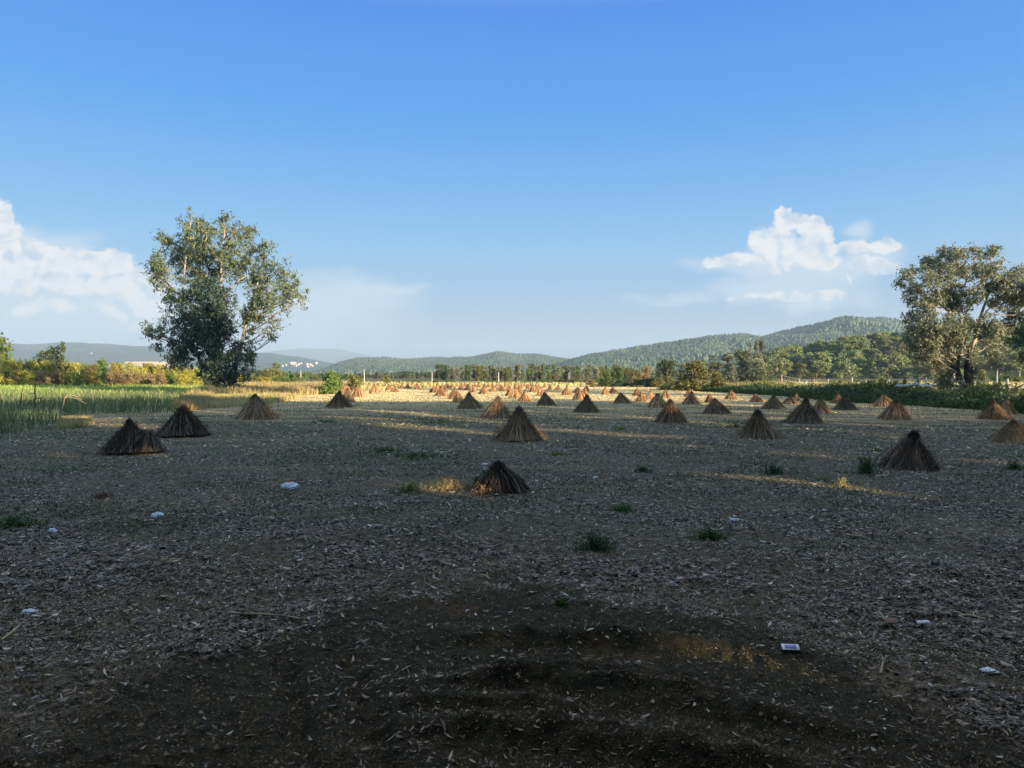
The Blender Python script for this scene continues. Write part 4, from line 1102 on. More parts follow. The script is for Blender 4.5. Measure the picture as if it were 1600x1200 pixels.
def pickup():
    Y = 89.0; p = at(1528, 614, Y); root = empty('pickup_truck', (p[0], Y, 0), radians(4), (.86, .9, .95))
    def outl(pts, w, mat, name, taper=0, parent=root, off=0):
        mb = MB(); n = len(pts); A = [[x, -w/2 + off + (taper if z > 1.0 else 0), z] for x, z in pts]; B = [[x, w/2 + off - (taper if z > 1.0 else 0), z] for x, z in pts]
        V = A + B; mb.add(V, list(range(n))[::-1]); mb.add(V, [n + i for i in range(n)]); mb.add(V, [[i, (i+1) % n, n+(i+1) % n, n+i] for i in range(n)])
        o = mb.build(name, M[mat], parent); 
        bv = o.modifiers.new('b', 'BEVEL'); bv.width = .04; bv.segments = 2; bv.limit_method = 'ANGLE'; return o
    outl([(-2.5,.55),(-2.5,1.05),(-1.5,1.12),(-.95,1.70),(.55,1.75),(.75,1.12),(.75,.5)], 1.75, 'paint', 'cab', .12)
    outl([(.77,.5),(.77,1.12),(2.6,1.12),(2.6,.5)], 1.72, 'paint', 'cargo_bed')
    outl([(-1.35,1.16),(-.90,1.63),(-.25,1.65),(-.25,1.16)], 1.60, 'glass', 'front_window')
    outl([(-.15,1.16),(-.15,1.65),(.48,1.67),(.58,1.16)], 1.60, 'glass', 'rear_window')
    for x in (-1.6, 1.7):
        for s in (-.78, .78):
            mb = MB(); ang = np.linspace(0, 2*pi, 20, endpoint=False)
            prof = [(.20, -.10), (.34, -.11), (.37, -.06), (.37, .06), (.34, .11), (.20, .10)]
            V = np.array([[cos(a)*r, d, sin(a)*r] for r, d in prof for a in ang]); F = [[i*20+j, i*20+(j+1) % 20, (i+1)*20+(j+1) % 20, (i+1)*20+j] for i in range(5) for j in range(20)]
            mb.add(V + np.array([x, s, .37]), F); w = mb.build('wheel', M['tyre'], root, True)
            mb = MB(); mb.tube([[x, s - .09, .37], [x, s + .09, .37]], .21, 14); mb.build('rim', M['metal'], w, True)
    mb = MB(); mb.box((-2.56, 0, .55), (.12, 1.7, .2)); mb.build('bumper', M['metal'], root)
    for s in (-.65, .65):
        mb = MB(); mb.box((-2.51, s, .88), (.06, .3, .16)); mb.build('headlight', M['glass'], root)
    root.location.z = -1.24
    tag(root, 'white pickup parked behind the bank right of the forked trunk', 'pickup')
pickup()

def house(px, py, Y, w, h, mat, label, group, rz, zf=None, cat='house'):
    p = at(px, py, Y); z = p[2] if zf is None else float(zf(p[0], Y))
    d = w * .8; root = empty('village_house', (p[0], Y, z - 1), rz)
    mb = MB(); mb.box((0, 0, h / 2 - 2), (w, d, h + 4)); mb.build('wall', M[mat], root)
    mb = MB(); V = [[-w/2-.4, -d/2-.4, h], [w/2+.4, -d/2-.4, h], [w/2+.4, d/2+.4, h], [-w/2-.4, d/2+.4, h], [-w/4, 0, h + w*.16], [w/4, 0, h + w*.16]]
    mb.add(V, [[0,1,5,4],[2,3,4,5]]); mb.add(V, [[1,2,5],[3,0,4]]); mb.add(V, [[3,2,1,0]]); mb.build('roof', M['roof'], root)
    for fl in range(max(1, int(h // 3.2))):
        for q in (-.3, 0, .3):
            mb = MB(); mb.box((q * w, -d/2 - .03, 1.8 + fl * 3.1), (w * .12, .1, 1.4)); mb.build('window', M['glass'], root)
    tag(root, label, cat, group)
r3 = np.random.default_rng(12)
for i in range(24):
    px = r3.choice([r3.normal(481, 5), r3.normal(462, 8), r3.normal(452, 9)]); py = 570 + r3.normal() * 1.6
    house(px, py, 3800 + r3.uniform(-250, 250), r3.uniform(8, 14), r3.uniform(4, 8), r3.choice(['wallw', 'wallw', 'wallp']), 'tiny pale house in the far village right of the tall eucalyptus', 'village right of the tall eucalyptus', r3.uniform(-.7, .7))
for i in range(20):
    px = r3.choice([r3.normal(152, 7), r3.normal(170, 8), r3.normal(135, 5)]); py = np.interp(px, [130, 150, 180], [554, 552, 558]) + r3.normal() * 1.4
    house(px, py, 4300 + r3.uniform(-200, 200), r3.uniform(9, 16), r3.uniform(4, 8), r3.choice(['wallw', 'wallp', 'wallp']), 'tiny pink or pale house in the hillside village on the far left', 'village on the far left hill', r3.uniform(-.7, .7))
for i in range(9):
    px = r3.uniform(634, 655); house(px, 574 + (px - 640) * .12 + r3.normal() * .6, 2550 + r3.uniform(-60, 60), r3.uniform(9, 14), r3.uniform(4, 7), r3.choice(['wallw', 'wallp']), 'tiny house in the clearing of the low rounded hills', 'hamlet in the low rounded hills', r3.uniform(-.6, .6), zm)
# long white hall behind the hedge
for (px, w, lab) in [(222, 34, 'long white hall behind the yellow hedge left of the tall eucalyptus'), (246, 26, 'smaller pale shed right of the long white hall')]:
    Y = 900; p0 = at(px, 569, Y); root = empty('farm_hall', (p0[0], Y, 0), .15); h = at(px, 567.5, Y)[2]
    mb = MB(); mb.box((0, 0, h / 2 - 1), (w, 16, h + 2)); mb.build('wall', M['halls'], root)
    mb = MB(); V = [[-w/2-.5,-8.6,h],[w/2+.5,-8.6,h],[w/2+.5,8.6,h],[-w/2-.5,8.6,h],[-w/2-.5,0,h+2.4],[w/2+.5,0,h+2.4]]; mb.add(V, [[0,1,5,4],[2,3,4,5],[3,2,1,0]]); mb.add(V, [[1,2,5],[3,0,4]]); mb.build('roof', M['halls'], root)
    tag(root, lab, 'building')

# ------------------------------------------------------------------ sesame stooks
def stalks(base, top, w, r, bend=.04, k=3, conc=0.):
    """base, top (n,3): bent tapered three-sided stalks"""
    n = len(base); d = top - base; mid = base + d * .55 + r.normal(size=(n, 3)) * bend
    mid[:, :2] *= (1 - conc * r.uniform(.3, 1.7, n))[:, None]
    P = np.stack([base, mid, top], 1)
    t = d / np.linalg.norm(d, axis=1)[:, None]; a = np.cross(t, rand_dirs(n, r)); a /= np.linalg.norm(a, axis=1)[:, None]; b = np.cross(t, a)
    V = np.zeros((n, 3, k, 3)); rad = np.stack([w, w * .9, w * .45], 1)
    for j in range(k):
        q = 2 * pi * j / k; o = a * cos(q) + b * sin(q)
        V[:, :, j] = P + rad[:, :, None] * o[:, None]
    V = V.reshape(-1, 3); base_i = (np.arange(n) * 3 * k)[:, None, None]
    q = np.array([[i*k+j, i*k+(j+1) % k, (i+1)*k+(j+1) % k, (i+1)*k+j] for i in range(2) for j in range(k)])[None]
    return V, (base_i + q).reshape(-1, 4)

def stook_proto(seed, n, wst, mat, nb=10, tuft=.09, slump=False, rad=.86, conc=.05, neck=.055, th_=0.):
    """1 m tall, ~rad m base radius"""
    r = np.random.default_rng(seed)
    B, T = [], []; nb = nb + r.integers(-1, 3)
    off = np.array([r.normal() * .05, r.normal() * .05])
    for q in range(nb):
        th = 2 * pi * (q + r.uniform(-.35, .35)) / nb; rb = rad * r.uniform(.80, 1.12); m = int(n / nb * r.uniform(.75, 1.25))
        t2 = th + r.normal(size=m) * r.uniform(.13, .24); rr_ = rb * (1.03 - np.abs(r.normal(size=m)) * .16)
        B.append(np.stack([np.cos(t2) * rr_, np.sin(t2) * rr_, r.uniform(-.02, .05, m)], -1))
        tt = r.uniform(.78, .95)                     # where this sheaf reaches
        t3 = th + r.normal(size=m) * .8; rt = np.abs(r.normal(size=m)) * .035 + .01
        ztop = tt + r.normal(size=m) * .05 - (r.random(m) < .3) * r.uniform(0, .4, m)
        out_ = np.clip((.90 - ztop), 0, 1) * rb * .86
        T.append(np.stack([off[0] + np.cos(t3) * rt + np.cos(th) * out_, off[1] + np.sin(t3) * rt + np.sin(th) * out_, ztop], -1))
    B, T = np.concatenate(B), np.concatenate(T)
    w = wst * r.uniform(.5, 1.6, len(B))
    V, F = stalks(B, T, w, r, .034, conc=conc)
    parts = {}
    ang = np.linspace(0, 2*pi, 18, endpoint=False); hv = []
    wob = 1 + .12 * np.sin(ang * nb + seed)
    for (rr_, z) in [(.80, 0), (.55, .26), (.29, .54), (.08, .80)]:
        hv.append(np.stack([np.cos(ang) * rr_ * rad * .82 * wob + off[0] * z, np.sin(ang) * rr_ * rad * .82 * wob + off[1] * z, 0 * ang + z], -1))
    hv = np.concatenate(hv); hf = [[i*18+j, i*18+(j+1) % 18, (i+1)*18+(j+1) % 18, (i+1)*18+j] for i in range(3) for j in range(18)]
    m = int(n * 1.2); i = r.integers(0, len(B), m); f = r.uniform(.1, .95, m)[:, None]; p = B[i] * (1 - f) + T[i] * f; o = p[:, :2] / (np.linalg.norm(p[:, :2], axis=1)[:, None] + 1e-6)
    p2 = p + np.stack([o[:, 0] * .05, o[:, 1] * .05, np.full(m, .055)], -1) * r.uniform(.4, 2.1, m)[:, None] + r.normal(size=(m, 3)) * .03
    V2, F2 = stalks(p, p2, np.full(m, wst * .6), r, .0)
    # stray stalks that slid out
    m = n // 30; a = r.uniform(0, 2*pi, m); q = rad * r.uniform(.9, 1.25, m)
    b = np.stack([np.cos(a) * q, np.sin(a) * q, 0 * a + .01], -1); t = b * r.uniform(.2, .6, m)[:, None]; t[:, 2] = r.uniform(.3, .7, m)
    V3, F3 = stalks(b, t, np.full(m, wst), r, .04); F2 = np.concatenate([F2, F3 + len(V2)]); V2 = np.concatenate([V2, V3])
    if slump:      # a sheaf that slid down one side
        m = n // 2
        b = np.stack([r.uniform(.1, 1.12, m), r.uniform(-.75, .35, m), r.uniform(0, .03, m)], -1)
        t = np.stack([r.uniform(.12, .75, m), r.normal(size=m) * .13, .70 - .40 * r.random(m)], -1)
        V3, F3 = stalks(b, t, wst * r.uniform(.7, 1.4, m), r, .06)
        F2 = np.concatenate([F2, F3 + len(V2)]); V2 = np.concatenate([V2, V3])
    parts['stalks'] = (np.concatenate([V, V2, hv]), np.concatenate([F, F2 + len(V), np.array(hf) + len(V) + len(V2)]))
    m = int(n * .36); a = r.uniform(0, 2*pi, m); s = tuft * np.sqrt(r.random(m))
    b = np.stack([off[0] + np.cos(a) * neck, off[1] + np.sin(a) * neck, r.uniform(.66, .82, m)], -1)
    hz = .80 + (.22 + th_) * r.random(m) ** 1.1 * (1 - s / tuft * .45) + (r.random(m) < .12) * r.uniform(0, .12, m)
    t = np.stack([off[0] * 1.2 + np.cos(a) * s, off[1] * 1.2 + np.sin(a) * s, hz], -1)
    parts['top_tuft'] = stalks(b, t, wst * .8 * r.uniform(.6, 1.3, m), r, .03)
    out = {}
    for k, (v, f) in parts.items():
        o = mesh_np(k, v, [f], M[mat]); out[k] = o.data; bpy.data.objects.remove(o)
    mb = MB(); a = np.linspace(0, 2*pi, 13); R_ = .085
    mb.tube(np.stack([off[0] + np.cos(a) * R_, off[1] + np.sin(a) * R_, .80 + .01 * np.sin(3*a)], -1), .008, 5, cap=False)
    o = mb.build('tie', M['twine'], smoothf=True); out['tie'] = o.data; bpy.data.objects.remove(o)
    return out

SP = {}
for i, (cc, tf, nk, th) in enumerate([(.10, .10, .07, .05), (.24, .12, .08, .08), (-.02, .08, .05, 0), (.16, .13, .06, .10), (.05, .07, .10, -.02)]):
    SP['near', i] = stook_proto(100 + i, 2600, .0068, 'stalkshade', tuft=tf, conc=cc, neck=nk, th_=th, nb=8 + i)
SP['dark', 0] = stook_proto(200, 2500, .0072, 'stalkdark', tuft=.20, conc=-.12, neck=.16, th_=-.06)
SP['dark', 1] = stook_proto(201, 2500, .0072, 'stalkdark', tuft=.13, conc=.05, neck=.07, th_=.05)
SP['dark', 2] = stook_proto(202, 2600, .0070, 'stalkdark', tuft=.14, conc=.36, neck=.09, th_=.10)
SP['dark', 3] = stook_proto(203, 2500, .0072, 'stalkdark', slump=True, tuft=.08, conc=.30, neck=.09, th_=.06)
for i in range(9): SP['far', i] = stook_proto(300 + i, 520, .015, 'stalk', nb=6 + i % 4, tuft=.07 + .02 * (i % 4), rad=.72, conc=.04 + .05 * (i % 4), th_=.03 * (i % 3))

def stook(kind, var, px, yb, hpx, wpx, label, group=None, rz=None):
    x, y = gp(px, yb); h = hpx / F0 * math.hypot(y, 0) * 1.0; w = wpx / F0 * y
    pr = SP[kind, var]; v = np.zeros(3)
    R_ = {'near': .86, 'dark': .86, 'far': .72}[kind]
    zz = float(ground_z(x, y + w * .4))
    root = empty('sesame_stook', (x, y + w * .42, zz - .01), random.uniform(0, 6.28) if rz is None else rz, (w / 2 / R_ * (1.02 if kind == 'far' else 1.0),) * 2 + (h * (1.0 if kind == 'far' else .98),))
    root.rotation_euler = (random.gauss(0, .045), random.gauss(0, .045), root.rotation_euler[2]); root.location.z -= .02
    for k, d in pr.items():
        o = bpy.data.objects.new(k, d); C.objects.link(o); o.parent = root
    tag(root, label, 'stook', group)
G1 = 'sesame stooks standing in the near shade'
near = [  # kind var px ybase h w label
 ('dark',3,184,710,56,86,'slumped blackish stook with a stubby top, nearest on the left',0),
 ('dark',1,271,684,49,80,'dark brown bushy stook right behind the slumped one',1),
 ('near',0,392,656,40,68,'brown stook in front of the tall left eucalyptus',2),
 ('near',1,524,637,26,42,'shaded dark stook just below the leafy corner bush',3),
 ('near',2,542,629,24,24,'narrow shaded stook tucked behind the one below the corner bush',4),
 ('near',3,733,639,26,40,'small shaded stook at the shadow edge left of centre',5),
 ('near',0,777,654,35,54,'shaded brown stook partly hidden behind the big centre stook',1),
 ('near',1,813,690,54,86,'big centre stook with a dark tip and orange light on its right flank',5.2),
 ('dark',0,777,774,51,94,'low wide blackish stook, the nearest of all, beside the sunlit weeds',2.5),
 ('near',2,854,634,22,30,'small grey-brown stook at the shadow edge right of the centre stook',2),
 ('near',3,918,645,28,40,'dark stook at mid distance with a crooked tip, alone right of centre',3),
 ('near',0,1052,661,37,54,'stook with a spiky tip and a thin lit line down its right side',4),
 ('near',1,1195,687,47,78,'large shade-darkened brown stook with one stalk sticking up at its tip',1.4),
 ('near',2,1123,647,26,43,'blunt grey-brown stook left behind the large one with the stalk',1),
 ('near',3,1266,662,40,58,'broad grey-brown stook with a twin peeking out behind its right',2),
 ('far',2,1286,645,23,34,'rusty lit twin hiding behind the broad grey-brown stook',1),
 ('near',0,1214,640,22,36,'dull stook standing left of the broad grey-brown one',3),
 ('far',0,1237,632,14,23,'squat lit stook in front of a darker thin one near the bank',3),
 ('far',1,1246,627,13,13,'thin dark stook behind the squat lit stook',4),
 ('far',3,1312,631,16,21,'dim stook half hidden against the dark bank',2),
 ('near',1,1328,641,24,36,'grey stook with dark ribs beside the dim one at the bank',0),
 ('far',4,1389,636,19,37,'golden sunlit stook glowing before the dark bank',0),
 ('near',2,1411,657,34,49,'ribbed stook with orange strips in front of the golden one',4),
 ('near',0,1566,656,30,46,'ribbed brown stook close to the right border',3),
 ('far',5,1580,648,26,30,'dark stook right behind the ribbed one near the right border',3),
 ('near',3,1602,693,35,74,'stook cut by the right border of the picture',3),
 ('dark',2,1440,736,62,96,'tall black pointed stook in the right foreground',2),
]
for (k, v, px, yb, h, w, lab, rz) in near: stook(k, v, px, yb, h, w, lab, G1 if yb > 633 else 'sesame stooks', rz)
mids = [(974,631,18,28),(997,619,13,16),(1003.6,628,17,21),(1016,625,16,18),(1041,622.5,15,16),(1030,637,23,32),(1078,620,14,15),(1083,632.5,21,30),(1111,629.6,15,18),(1146,624.6,15,23),(1185.6,628.6,14,22),
 (886,617.6,16,18),(907,625.6,20,23),(902,614,10,12),(917,612,10,12),(914,621,16,17),(946.6,616.6,12,14),(959.6,614.4,12,15),(872,609.4,8.5,12),(859.6,609.6,9,10),(845.6,619,15,17),(833,613,13,15),
 (820,627.4,17,23),(803.6,622.4,18,21),(798,619,16,18),(810,617,14,15),(785,611.6,10,13),(770.4,612.4,10.5,14),(755.6,616,14.5,18),(738,613.4,13,14),(730,610,10,12),(721,609,10,12),
 (717,629,18,23),(709,623.6,18,22),(688,619.6,16.5,21),(694,612,11,12),(682,614,14,15),(538,614,14,20),(554,621,20,25),(560,613,13,15),(584,615,16,18),(607,610.4,11,14),(616,612.6,10,15),(636,607.6,9,11),(628,607,8,10),(651,606.4,8.5,11),(677,613.6,13,15)]
tiny = [(577,606,8,9),(566,605,7,8),(590,605.5,7,8),(600,606,8,9),(595,604,6,7),(614,606,7,8),(622,604.5,6,7),(643,604,6.5,7),(660,603.6,7,8),(669,604,6.5,8),(698,604.4,7,8),(706,605,7,8),(700,607,8,9),(714,605,7,8),
 (707,606.4,7,8),(748,606,8,9),(742,604.5,7,8),(763,606,8,9),(757,604.5,7,7),(776,606,7,9),(770,604.8,7,7),(795,608,9,10),(790,605.5,7,8),(806,606,8,8),(815,607,8,9),(825.6,608,9,10),(837,609,9,10),(841,606,7,8),(851,606.5,8,8),(780,608,8,9),(726,604.5,7,7),(733,606,7,8),(652,609,9,10),(685,605,7,8),(692,605,7,7),(820,604.8,6,7),(829,604.6,6,7)]
def rowname(yb):
    return 'third row from the back' if yb < 610 else ('second' if False else None)
bands = [(603, 605.2, 'farthest row'), (605.2, 607.2, 'second row from the back'), (607.2, 610.2, 'third row from the back'), (610.2, 613.3, 'fourth row from the back'), (613.3, 617, 'fifth row from the back'), (617, 621.5, 'sixth row from the back'), (621.5, 626.5, 'seventh row from the back'), (626.5, 640, 'nearest sunlit row')]
ordn = ['first', 'second', 'third', 'fourth', 'fifth', 'sixth', 'seventh', 'eighth', 'ninth', 'tenth', 'eleventh', 'twelfth', 'thirteenth', 'fourteenth', 'fifteenth', 'sixteenth', 'seventeenth', 'eighteenth', 'nineteenth', 'twentieth']
allf = mids + tiny
for (lo, hi, nm) in bands:
    L_ = sorted([s for s in allf if lo <= s[1] < hi])
    for i, (px, yb, h, w) in enumerate(L_):
        size = 'tiny' if h < 9 else ('small' if h < 14 else 'orange')
        stook('far', int(rr.integers(9)), px, yb, h, w, f'{size} sunlit sheaf stook, {ordn[i]} from the left in the {nm}', 'sunlit sesame stooks, ' + nm)

# ------------------------------------------------------------------ litter on the ground
def wedge(r, n, d0, d1, umax=.76):
    """points over the visible wedge, denser near the viewer"""
    y = d0 * (d1 / d0) ** r.random(n); x = r.uniform(-umax, umax, n) * (y + 1); return x, y
def flat_leaves(x, y, L, Wd, r, lift=.012, tilt=.35):
    n = len(x); a = r.uniform(0, 2*pi, n); z = ground_z(x, y) + lift + r.uniform(0, .015, n)
    d = np.stack([np.cos(a), np.sin(a), r.normal(size=n) * tilt * .5], -1); s = np.stack([-np.sin(a), np.cos(a), r.normal(size=n) * tilt], -1)
    c = np.stack([x, y, z], -1); curl = (r.uniform(-.1, .25, n) * L)[:, None] * np.array([0, 0, 1.0]); cs = (r.uniform(-.18, .18, n) * L)[:, None]
    b0 = c - d * (L * .5)[:, None] + curl * .5; b1 = c + d * (L * .5)[:, None] + curl * .5; m = c + s * cs
    w = s * (Wd * .5)[:, None]
    V = np.stack([b0, m - d * (L * .12)[:, None] + w, m + d * (L*.15)[:, None] + w * .9, b1, m + d * (L*.15)[:, None] - w * .9, m - d * (L * .12)[:, None] - w], 1).reshape(-1, 3)
    k = (np.arange(n) * 6)[:, None]
    return V, np.concatenate([k + [[0, 1, 2, 3]], k + [[0, 3, 4, 5]]])
rl = np.random.default_rng(55)
def litter():
    x, y = wedge(rl, 520000, 3.6, 36)
    dens = sstep(fbm(x * .55, y * .8 + 3, 4), .40, .60) * (.45 + .9 * sstep(fbm(x * 3, y * 3 + 9, 3), .35, .6))
    px = 800 + F0 * x / y
    band = np.interp(y, [4, 6, 8, 11, 16, 24, 34], [.45, .75, 1, .95, .75, .65, .5])
    bare = bare_mask(x, y)
    keep = rl.random(len(x)) < (dens * .85 + .15) * band * (1 - .93 * bare) * (1 - .45 * sstep(y, 12, 15) * sstep(-x, -2, 3))
    x, y = x[keep], y[keep]; n = len(x)
    L = (.022 + .095 * rl.random(n) ** 1.7) * (.8 + .2 * sstep(y, 5, 9) + .35 * sstep(y, 12, 30)); V, F = flat_leaves(x, y, L, L * rl.uniform(.10, .24, n), rl, .008, .45)
    o = mesh_np('leaf_litter', V, [F], M['litter']); tag(o, 'dry fallen eucalyptus leaves strewn over the dark soil', 'leaf litter', kind='stuff')
    x, y = wedge(rl, 90000, 22, 70); n = len(x); k = (fbm(x * .15, y * .4, 3) > .40) & (rl.random(n) < .12 + .8 * sstep(y + 14 * fbm(x * .08, y * .2, 2), 34, 64)); x, y = x[k], y[k]; n = len(x)
    L = rl.uniform(.06, .20, n); V, F = flat_leaves(x, y, L, L * .16, rl, .01, .5)
    o = mesh_np('straw_litter', V, [F], M['straw']); tag(o, 'broken straw scattered over the shaded middle of the field', 'straw', kind='stuff')
    # stubble on the sunlit part
    P = [(-30, 55), (-19, 90), (-19, 170), (-40, 185), (40, 185), (24, 95), (36, 52)]
    x, y = scatter(P, 120000, rl); n = len(x)
    V, F4, F3 = blades(x, y, rl.uniform(.03, .10, n), rl.uniform(.025, .06, n) * (1 + y / 120), rl, .9)
    o = mesh_np('straw_stubble', V, [F4, F3], M['straw']); tag(o, 'pale stubble and straw on the sunlit far half of the field', 'stubble', kind='stuff')
litter()
def ground_cover():
    x, y = wedge(rl, 260000, 8.5, 66); f = fbm(x * .35, y * .5 + 20, 4); g = fbm(x * .06 + 4, y * .09, 3)
    k = (f > .50 - .10 * (g - .5)) & (rl.random(len(x)) < .75) & (fbm(x * 2, y * 2, 2) > .42) & (bare_mask(x, y) < .1) & (rl.random(len(x)) < .35 + .65 * sstep(f, .52, .62)); x, y = x[k], y[k]; n = len(x)
    V, F4, F3 = blades(x, y, rl.uniform(.015, .06, n) * (1 + y / 60), rl.uniform(.008, .02, n) * (1 + y / 18), rl, 1.1)
    o = mesh_np('low_weeds', V, [F4, F3], M['cover']); tag(o, 'sparse low green weeds sprinkled over the shaded field', 'weeds', kind='stuff')
ground_cover()
def chaff():
    x, y = wedge(rl, 260000, 6.0, 30); k = (bare_mask(x, y) < .3) & (fbm(x * 1.3, y * 1.3 + 50, 3) > .40); x, y = x[k], y[k]; n = len(x)
    z = ground_z(x, y) + .006; L = rl.uniform(.008, .03, n) * (1 + y / 25); a = rl.uniform(0, 6.28, n); c = np.stack([x, y, z], -1)
    d = np.stack([np.cos(a), np.sin(a), rl.normal(size=n) * .3], -1) * L[:, None]; q = np.stack([-np.sin(a), np.cos(a), rl.normal(size=n) * .4], -1) * (L * .22)[:, None]
    V = np.stack([c - d * .5, c + q, c + d * .5, c - q], 1).reshape(-1, 3)
    o = mesh_np('chaff', V, [np.arange(4 * n).reshape(-1, 4)], M['litter']); tag(o, 'fine brown chaff matted over the shaded ground', 'chaff', kind='stuff')
chaff()

def weed_clump(px, py, w, h, n, mat, label, tall=False, seed=0, name='weed', cat='weed'):
    r = np.random.default_rng(seed + 500); x0, y0 = gp(px, py); W = w / F0 * y0; H = h / F0 * y0
    ns = max(8, n // 7)
    a = r.uniform(0, 2*pi, ns); q = np.abs(r.normal(size=ns)) * W * .27; bx, by = np.cos(a) * q, np.sin(a) * q * .8
    hh = H * r.uniform(.2, 1.0, ns) ** 1.3 * np.exp(-(q / W) ** 2 * 2)
    B = np.stack([bx, by, 0 * bx - .01], -1); T = B + np.stack([r.normal(size=ns) * hh * .25, r.normal(size=ns) * hh * .25, hh], -1)
    V0, F0_ = stalks(B, T, np.full(ns, max(.002, .004 * y0 / 12)), r, .01)
    i = r.integers(0, ns, n); f = r.uniform(.15, 1.02, n)[:, None]; c = B[i] * (1 - f) + T[i] * f + r.normal(size=(n, 3)) * .02 * (H / .2 + .3)
    c[:, 2] = np.maximum(c[:, 2], .005); s = .026 * (1 + y0 / 20) * (.8 if tall else 1)
    V, F = leaves(c, s, s * .42, 0, .6, None, 0, r); root = mesh_np(name, np.concatenate([V0, V]), [np.concatenate([F0_, F + len(V0)])], M[mat]); root.location = (x0, y0, float(ground_z(x0, y0)))
    tag(root, label, cat, kind='stuff' if h <= 12 else None)
WD = [(930,858,78,34,1100,'dense','dark wispy weed clump in the middle foreground',1),(972,798,42,14,500,'weed','low green weed patch right of the nearest stook'),(1108,842,52,18,700,'weed','dark green weed patch between litter bag and grass tufts'),
 (877,946,30,14,260,'weed','small broad-leaved green weed at the edge of the bare soil'),(1352,742,44,34,900,'weed','green weed tuft left of the tall black stook',1),(1208,742,34,20,450,'dense','dark weed tuft below the large right stook'),(1004,738,30,14,350,'dense','dull weed tuft above the lit weeds on the right'),
 (1584,734,30,16,400,'weed','green tuft near the right border beyond the black stook'),(1318,762,20,18,220,'drygrass','sunlit pale weed standing in the bright ground streak',1),(600,706,90,8,500,'weed','flat green weeds left of the plastic bottle'),(650,716,90,9,600,'weed','flat green weeds just above the plastic bottle'),
 (700,765,110,22,1100,'drygrass','sunlit golden weeds left of the nearest stook',1),(640,770,70,20,500,'olive','olive weeds at the left end of the golden ones'),(755,775,30,22,260,'drygrass','golden weed against the foot of the nearest stook',1),(745,752,20,8,120,'weed','small weed behind the nearest stook'),
 (805,770,34,14,300,'dense','dark weed at the right foot of the nearest stook'),(20,822,90,22,700,'weed','dark weed patch at the left border'),(160,780,60,10,300,'drybush','reddish dry weeds above the white litter on the left'),
 (1290,752,14,10,100,'drygrass','tiny lit weed left of the pale standing weed'),(690,660,30,8,250,'brightgrass','light green weeds left of the centre stooks'),(970,672,26,8,220,'brightgrass','light green weeds right of the centre stook'),
 (1150,668,50,6,300,'weed','green strip of weeds left of the large dark brown stook'),(120,668,30,10,260,'drygrass','dry pale weeds in the lit spot below the tall grass'),(870,712,60,7,300,'olive','thin olive weeds right below the centre stook'),
 (1370,706,50,7,260,'weed','low weeds between the large stook and the black one'),(1236,660,22,6,150,'olive','small weeds at the foot of the broad grey-brown stook'),(505,660,60,5,250,'weed','green weeds in the shade left of centre'),]
for i, t in enumerate(WD):
    px, py, w, h, n, m, lab = t[:7]; weed_clump(px, py, w, h, n, m, lab, len(t) > 7, i)

# bent dry stems arching over the tall grass and the dead stump
mb = MB(); Y = gp(85, 664)[1]
mb.tube([at(86, 662, Y), at(95, 650, Y), at(99, 632, Y), at(101, 622, Y), at(108, 620, Y), at(120, 623, Y), at(135, 631, Y)], [.03, .03, .028, .025, .02, .015, .01], 5)
mb.tube([at(101, 622, Y), at(106, 617, Y), at(116, 618, Y), at(128, 625, Y)], [.02, .018, .014, .008], 5)
o = mb.build('arching_stem', M['straw'], smoothf=True); tag(o, 'long dry stem arching over the tall grass on the left', 'dry stem')
mb = MB(); Y = 46
mb.tube([at(54, 650, Y), at(55, 620, Y), at(54.5, 608, Y), at(57, 592, Y)], [.045, .04, .04, .015], 6); mb.tube([at(55, 616, Y), at(50, 614, Y), at(46, 614.5, Y)], [.03, .02, .01], 5); mb.tube([at(55, 622, Y), at(64, 622, Y), at(68, 620, Y)], [.03, .03, .02], 5)
o = mb.build('dead_stump', M['darkbark'], smoothf=True); tag(o, 'thin dark dead stump with short side twigs in the tall grass', 'stump')
mb = MB(); mb.tube([at(32, 640, 47), at(33, 620, 47), at(36, 606, 47)], [.04, .035, .01], 5); o = mb.build('dead_snag', M['darkbark'], smoothf=True); tag(o, 'short dark dead stem left of the stump in the tall grass', 'stump')

# --- rubbish
def crumple(px, py, wpx, hpx, mat, name, label, cat, seed, dpx=None):
    import bmesh
    r = np.random.default_rng(seed); x, y = gp(px, py); W = wpx / F0 * y; H = max(.02, hpx / F0 * y * .8)
    bm = bmesh.new(); bmesh.ops.create_icosphere(bm, subdivisions=4, radius=1)
    for v in bm.verts:
        c = np.array(v.co); a = fbm(c[0] * 2.3 + seed, c[1] * 2.3 + c[2] * 1.7, 3); b = abs(fbm(c[0] * 5 + 9, c[2] * 5 + c[1] * 4, 2) - .5)
        k = .55 + .8 * a - .5 * b; v.co = Vector((c[0] * W / 2 * k * 1.1, c[1] * W * .35 * k, max(-.02, (c[2] * .75 + .35) * H * k)))
    me = bpy.data.meshes.new(name); bm.to_mesh(me); bm.free(); me.materials.append(M[mat])
    o = bpy.data.objects.new(name, me); o.location = (x, y, float(ground_z(x, y)) + .01); o.rotation_euler = (0, 0, r.uniform(-.3, .3)); C.objects.link(o); tag(o, label, cat); return o
crumple(453, 765, 27, 11, 'plastic', 'plastic_bag', 'crumpled white plastic bag, the largest, left of the nearest stook', 'plastic bag', 1)
crumple(246, 809, 20, 9, 'plastic', 'plastic_bag', 'white crumpled scrap between the two bags on the left', 'plastic bag', 2)
crumple(82, 831, 15, 7, 'plastic', 'plastic_bag', 'small bluish-white plastic scrap far left', 'plastic bag', 3)
crumple(46, 961, 24, 8, 'plastic', 'plastic_bag', 'dull pale plastic scrap low at the left border', 'plastic bag', 4)
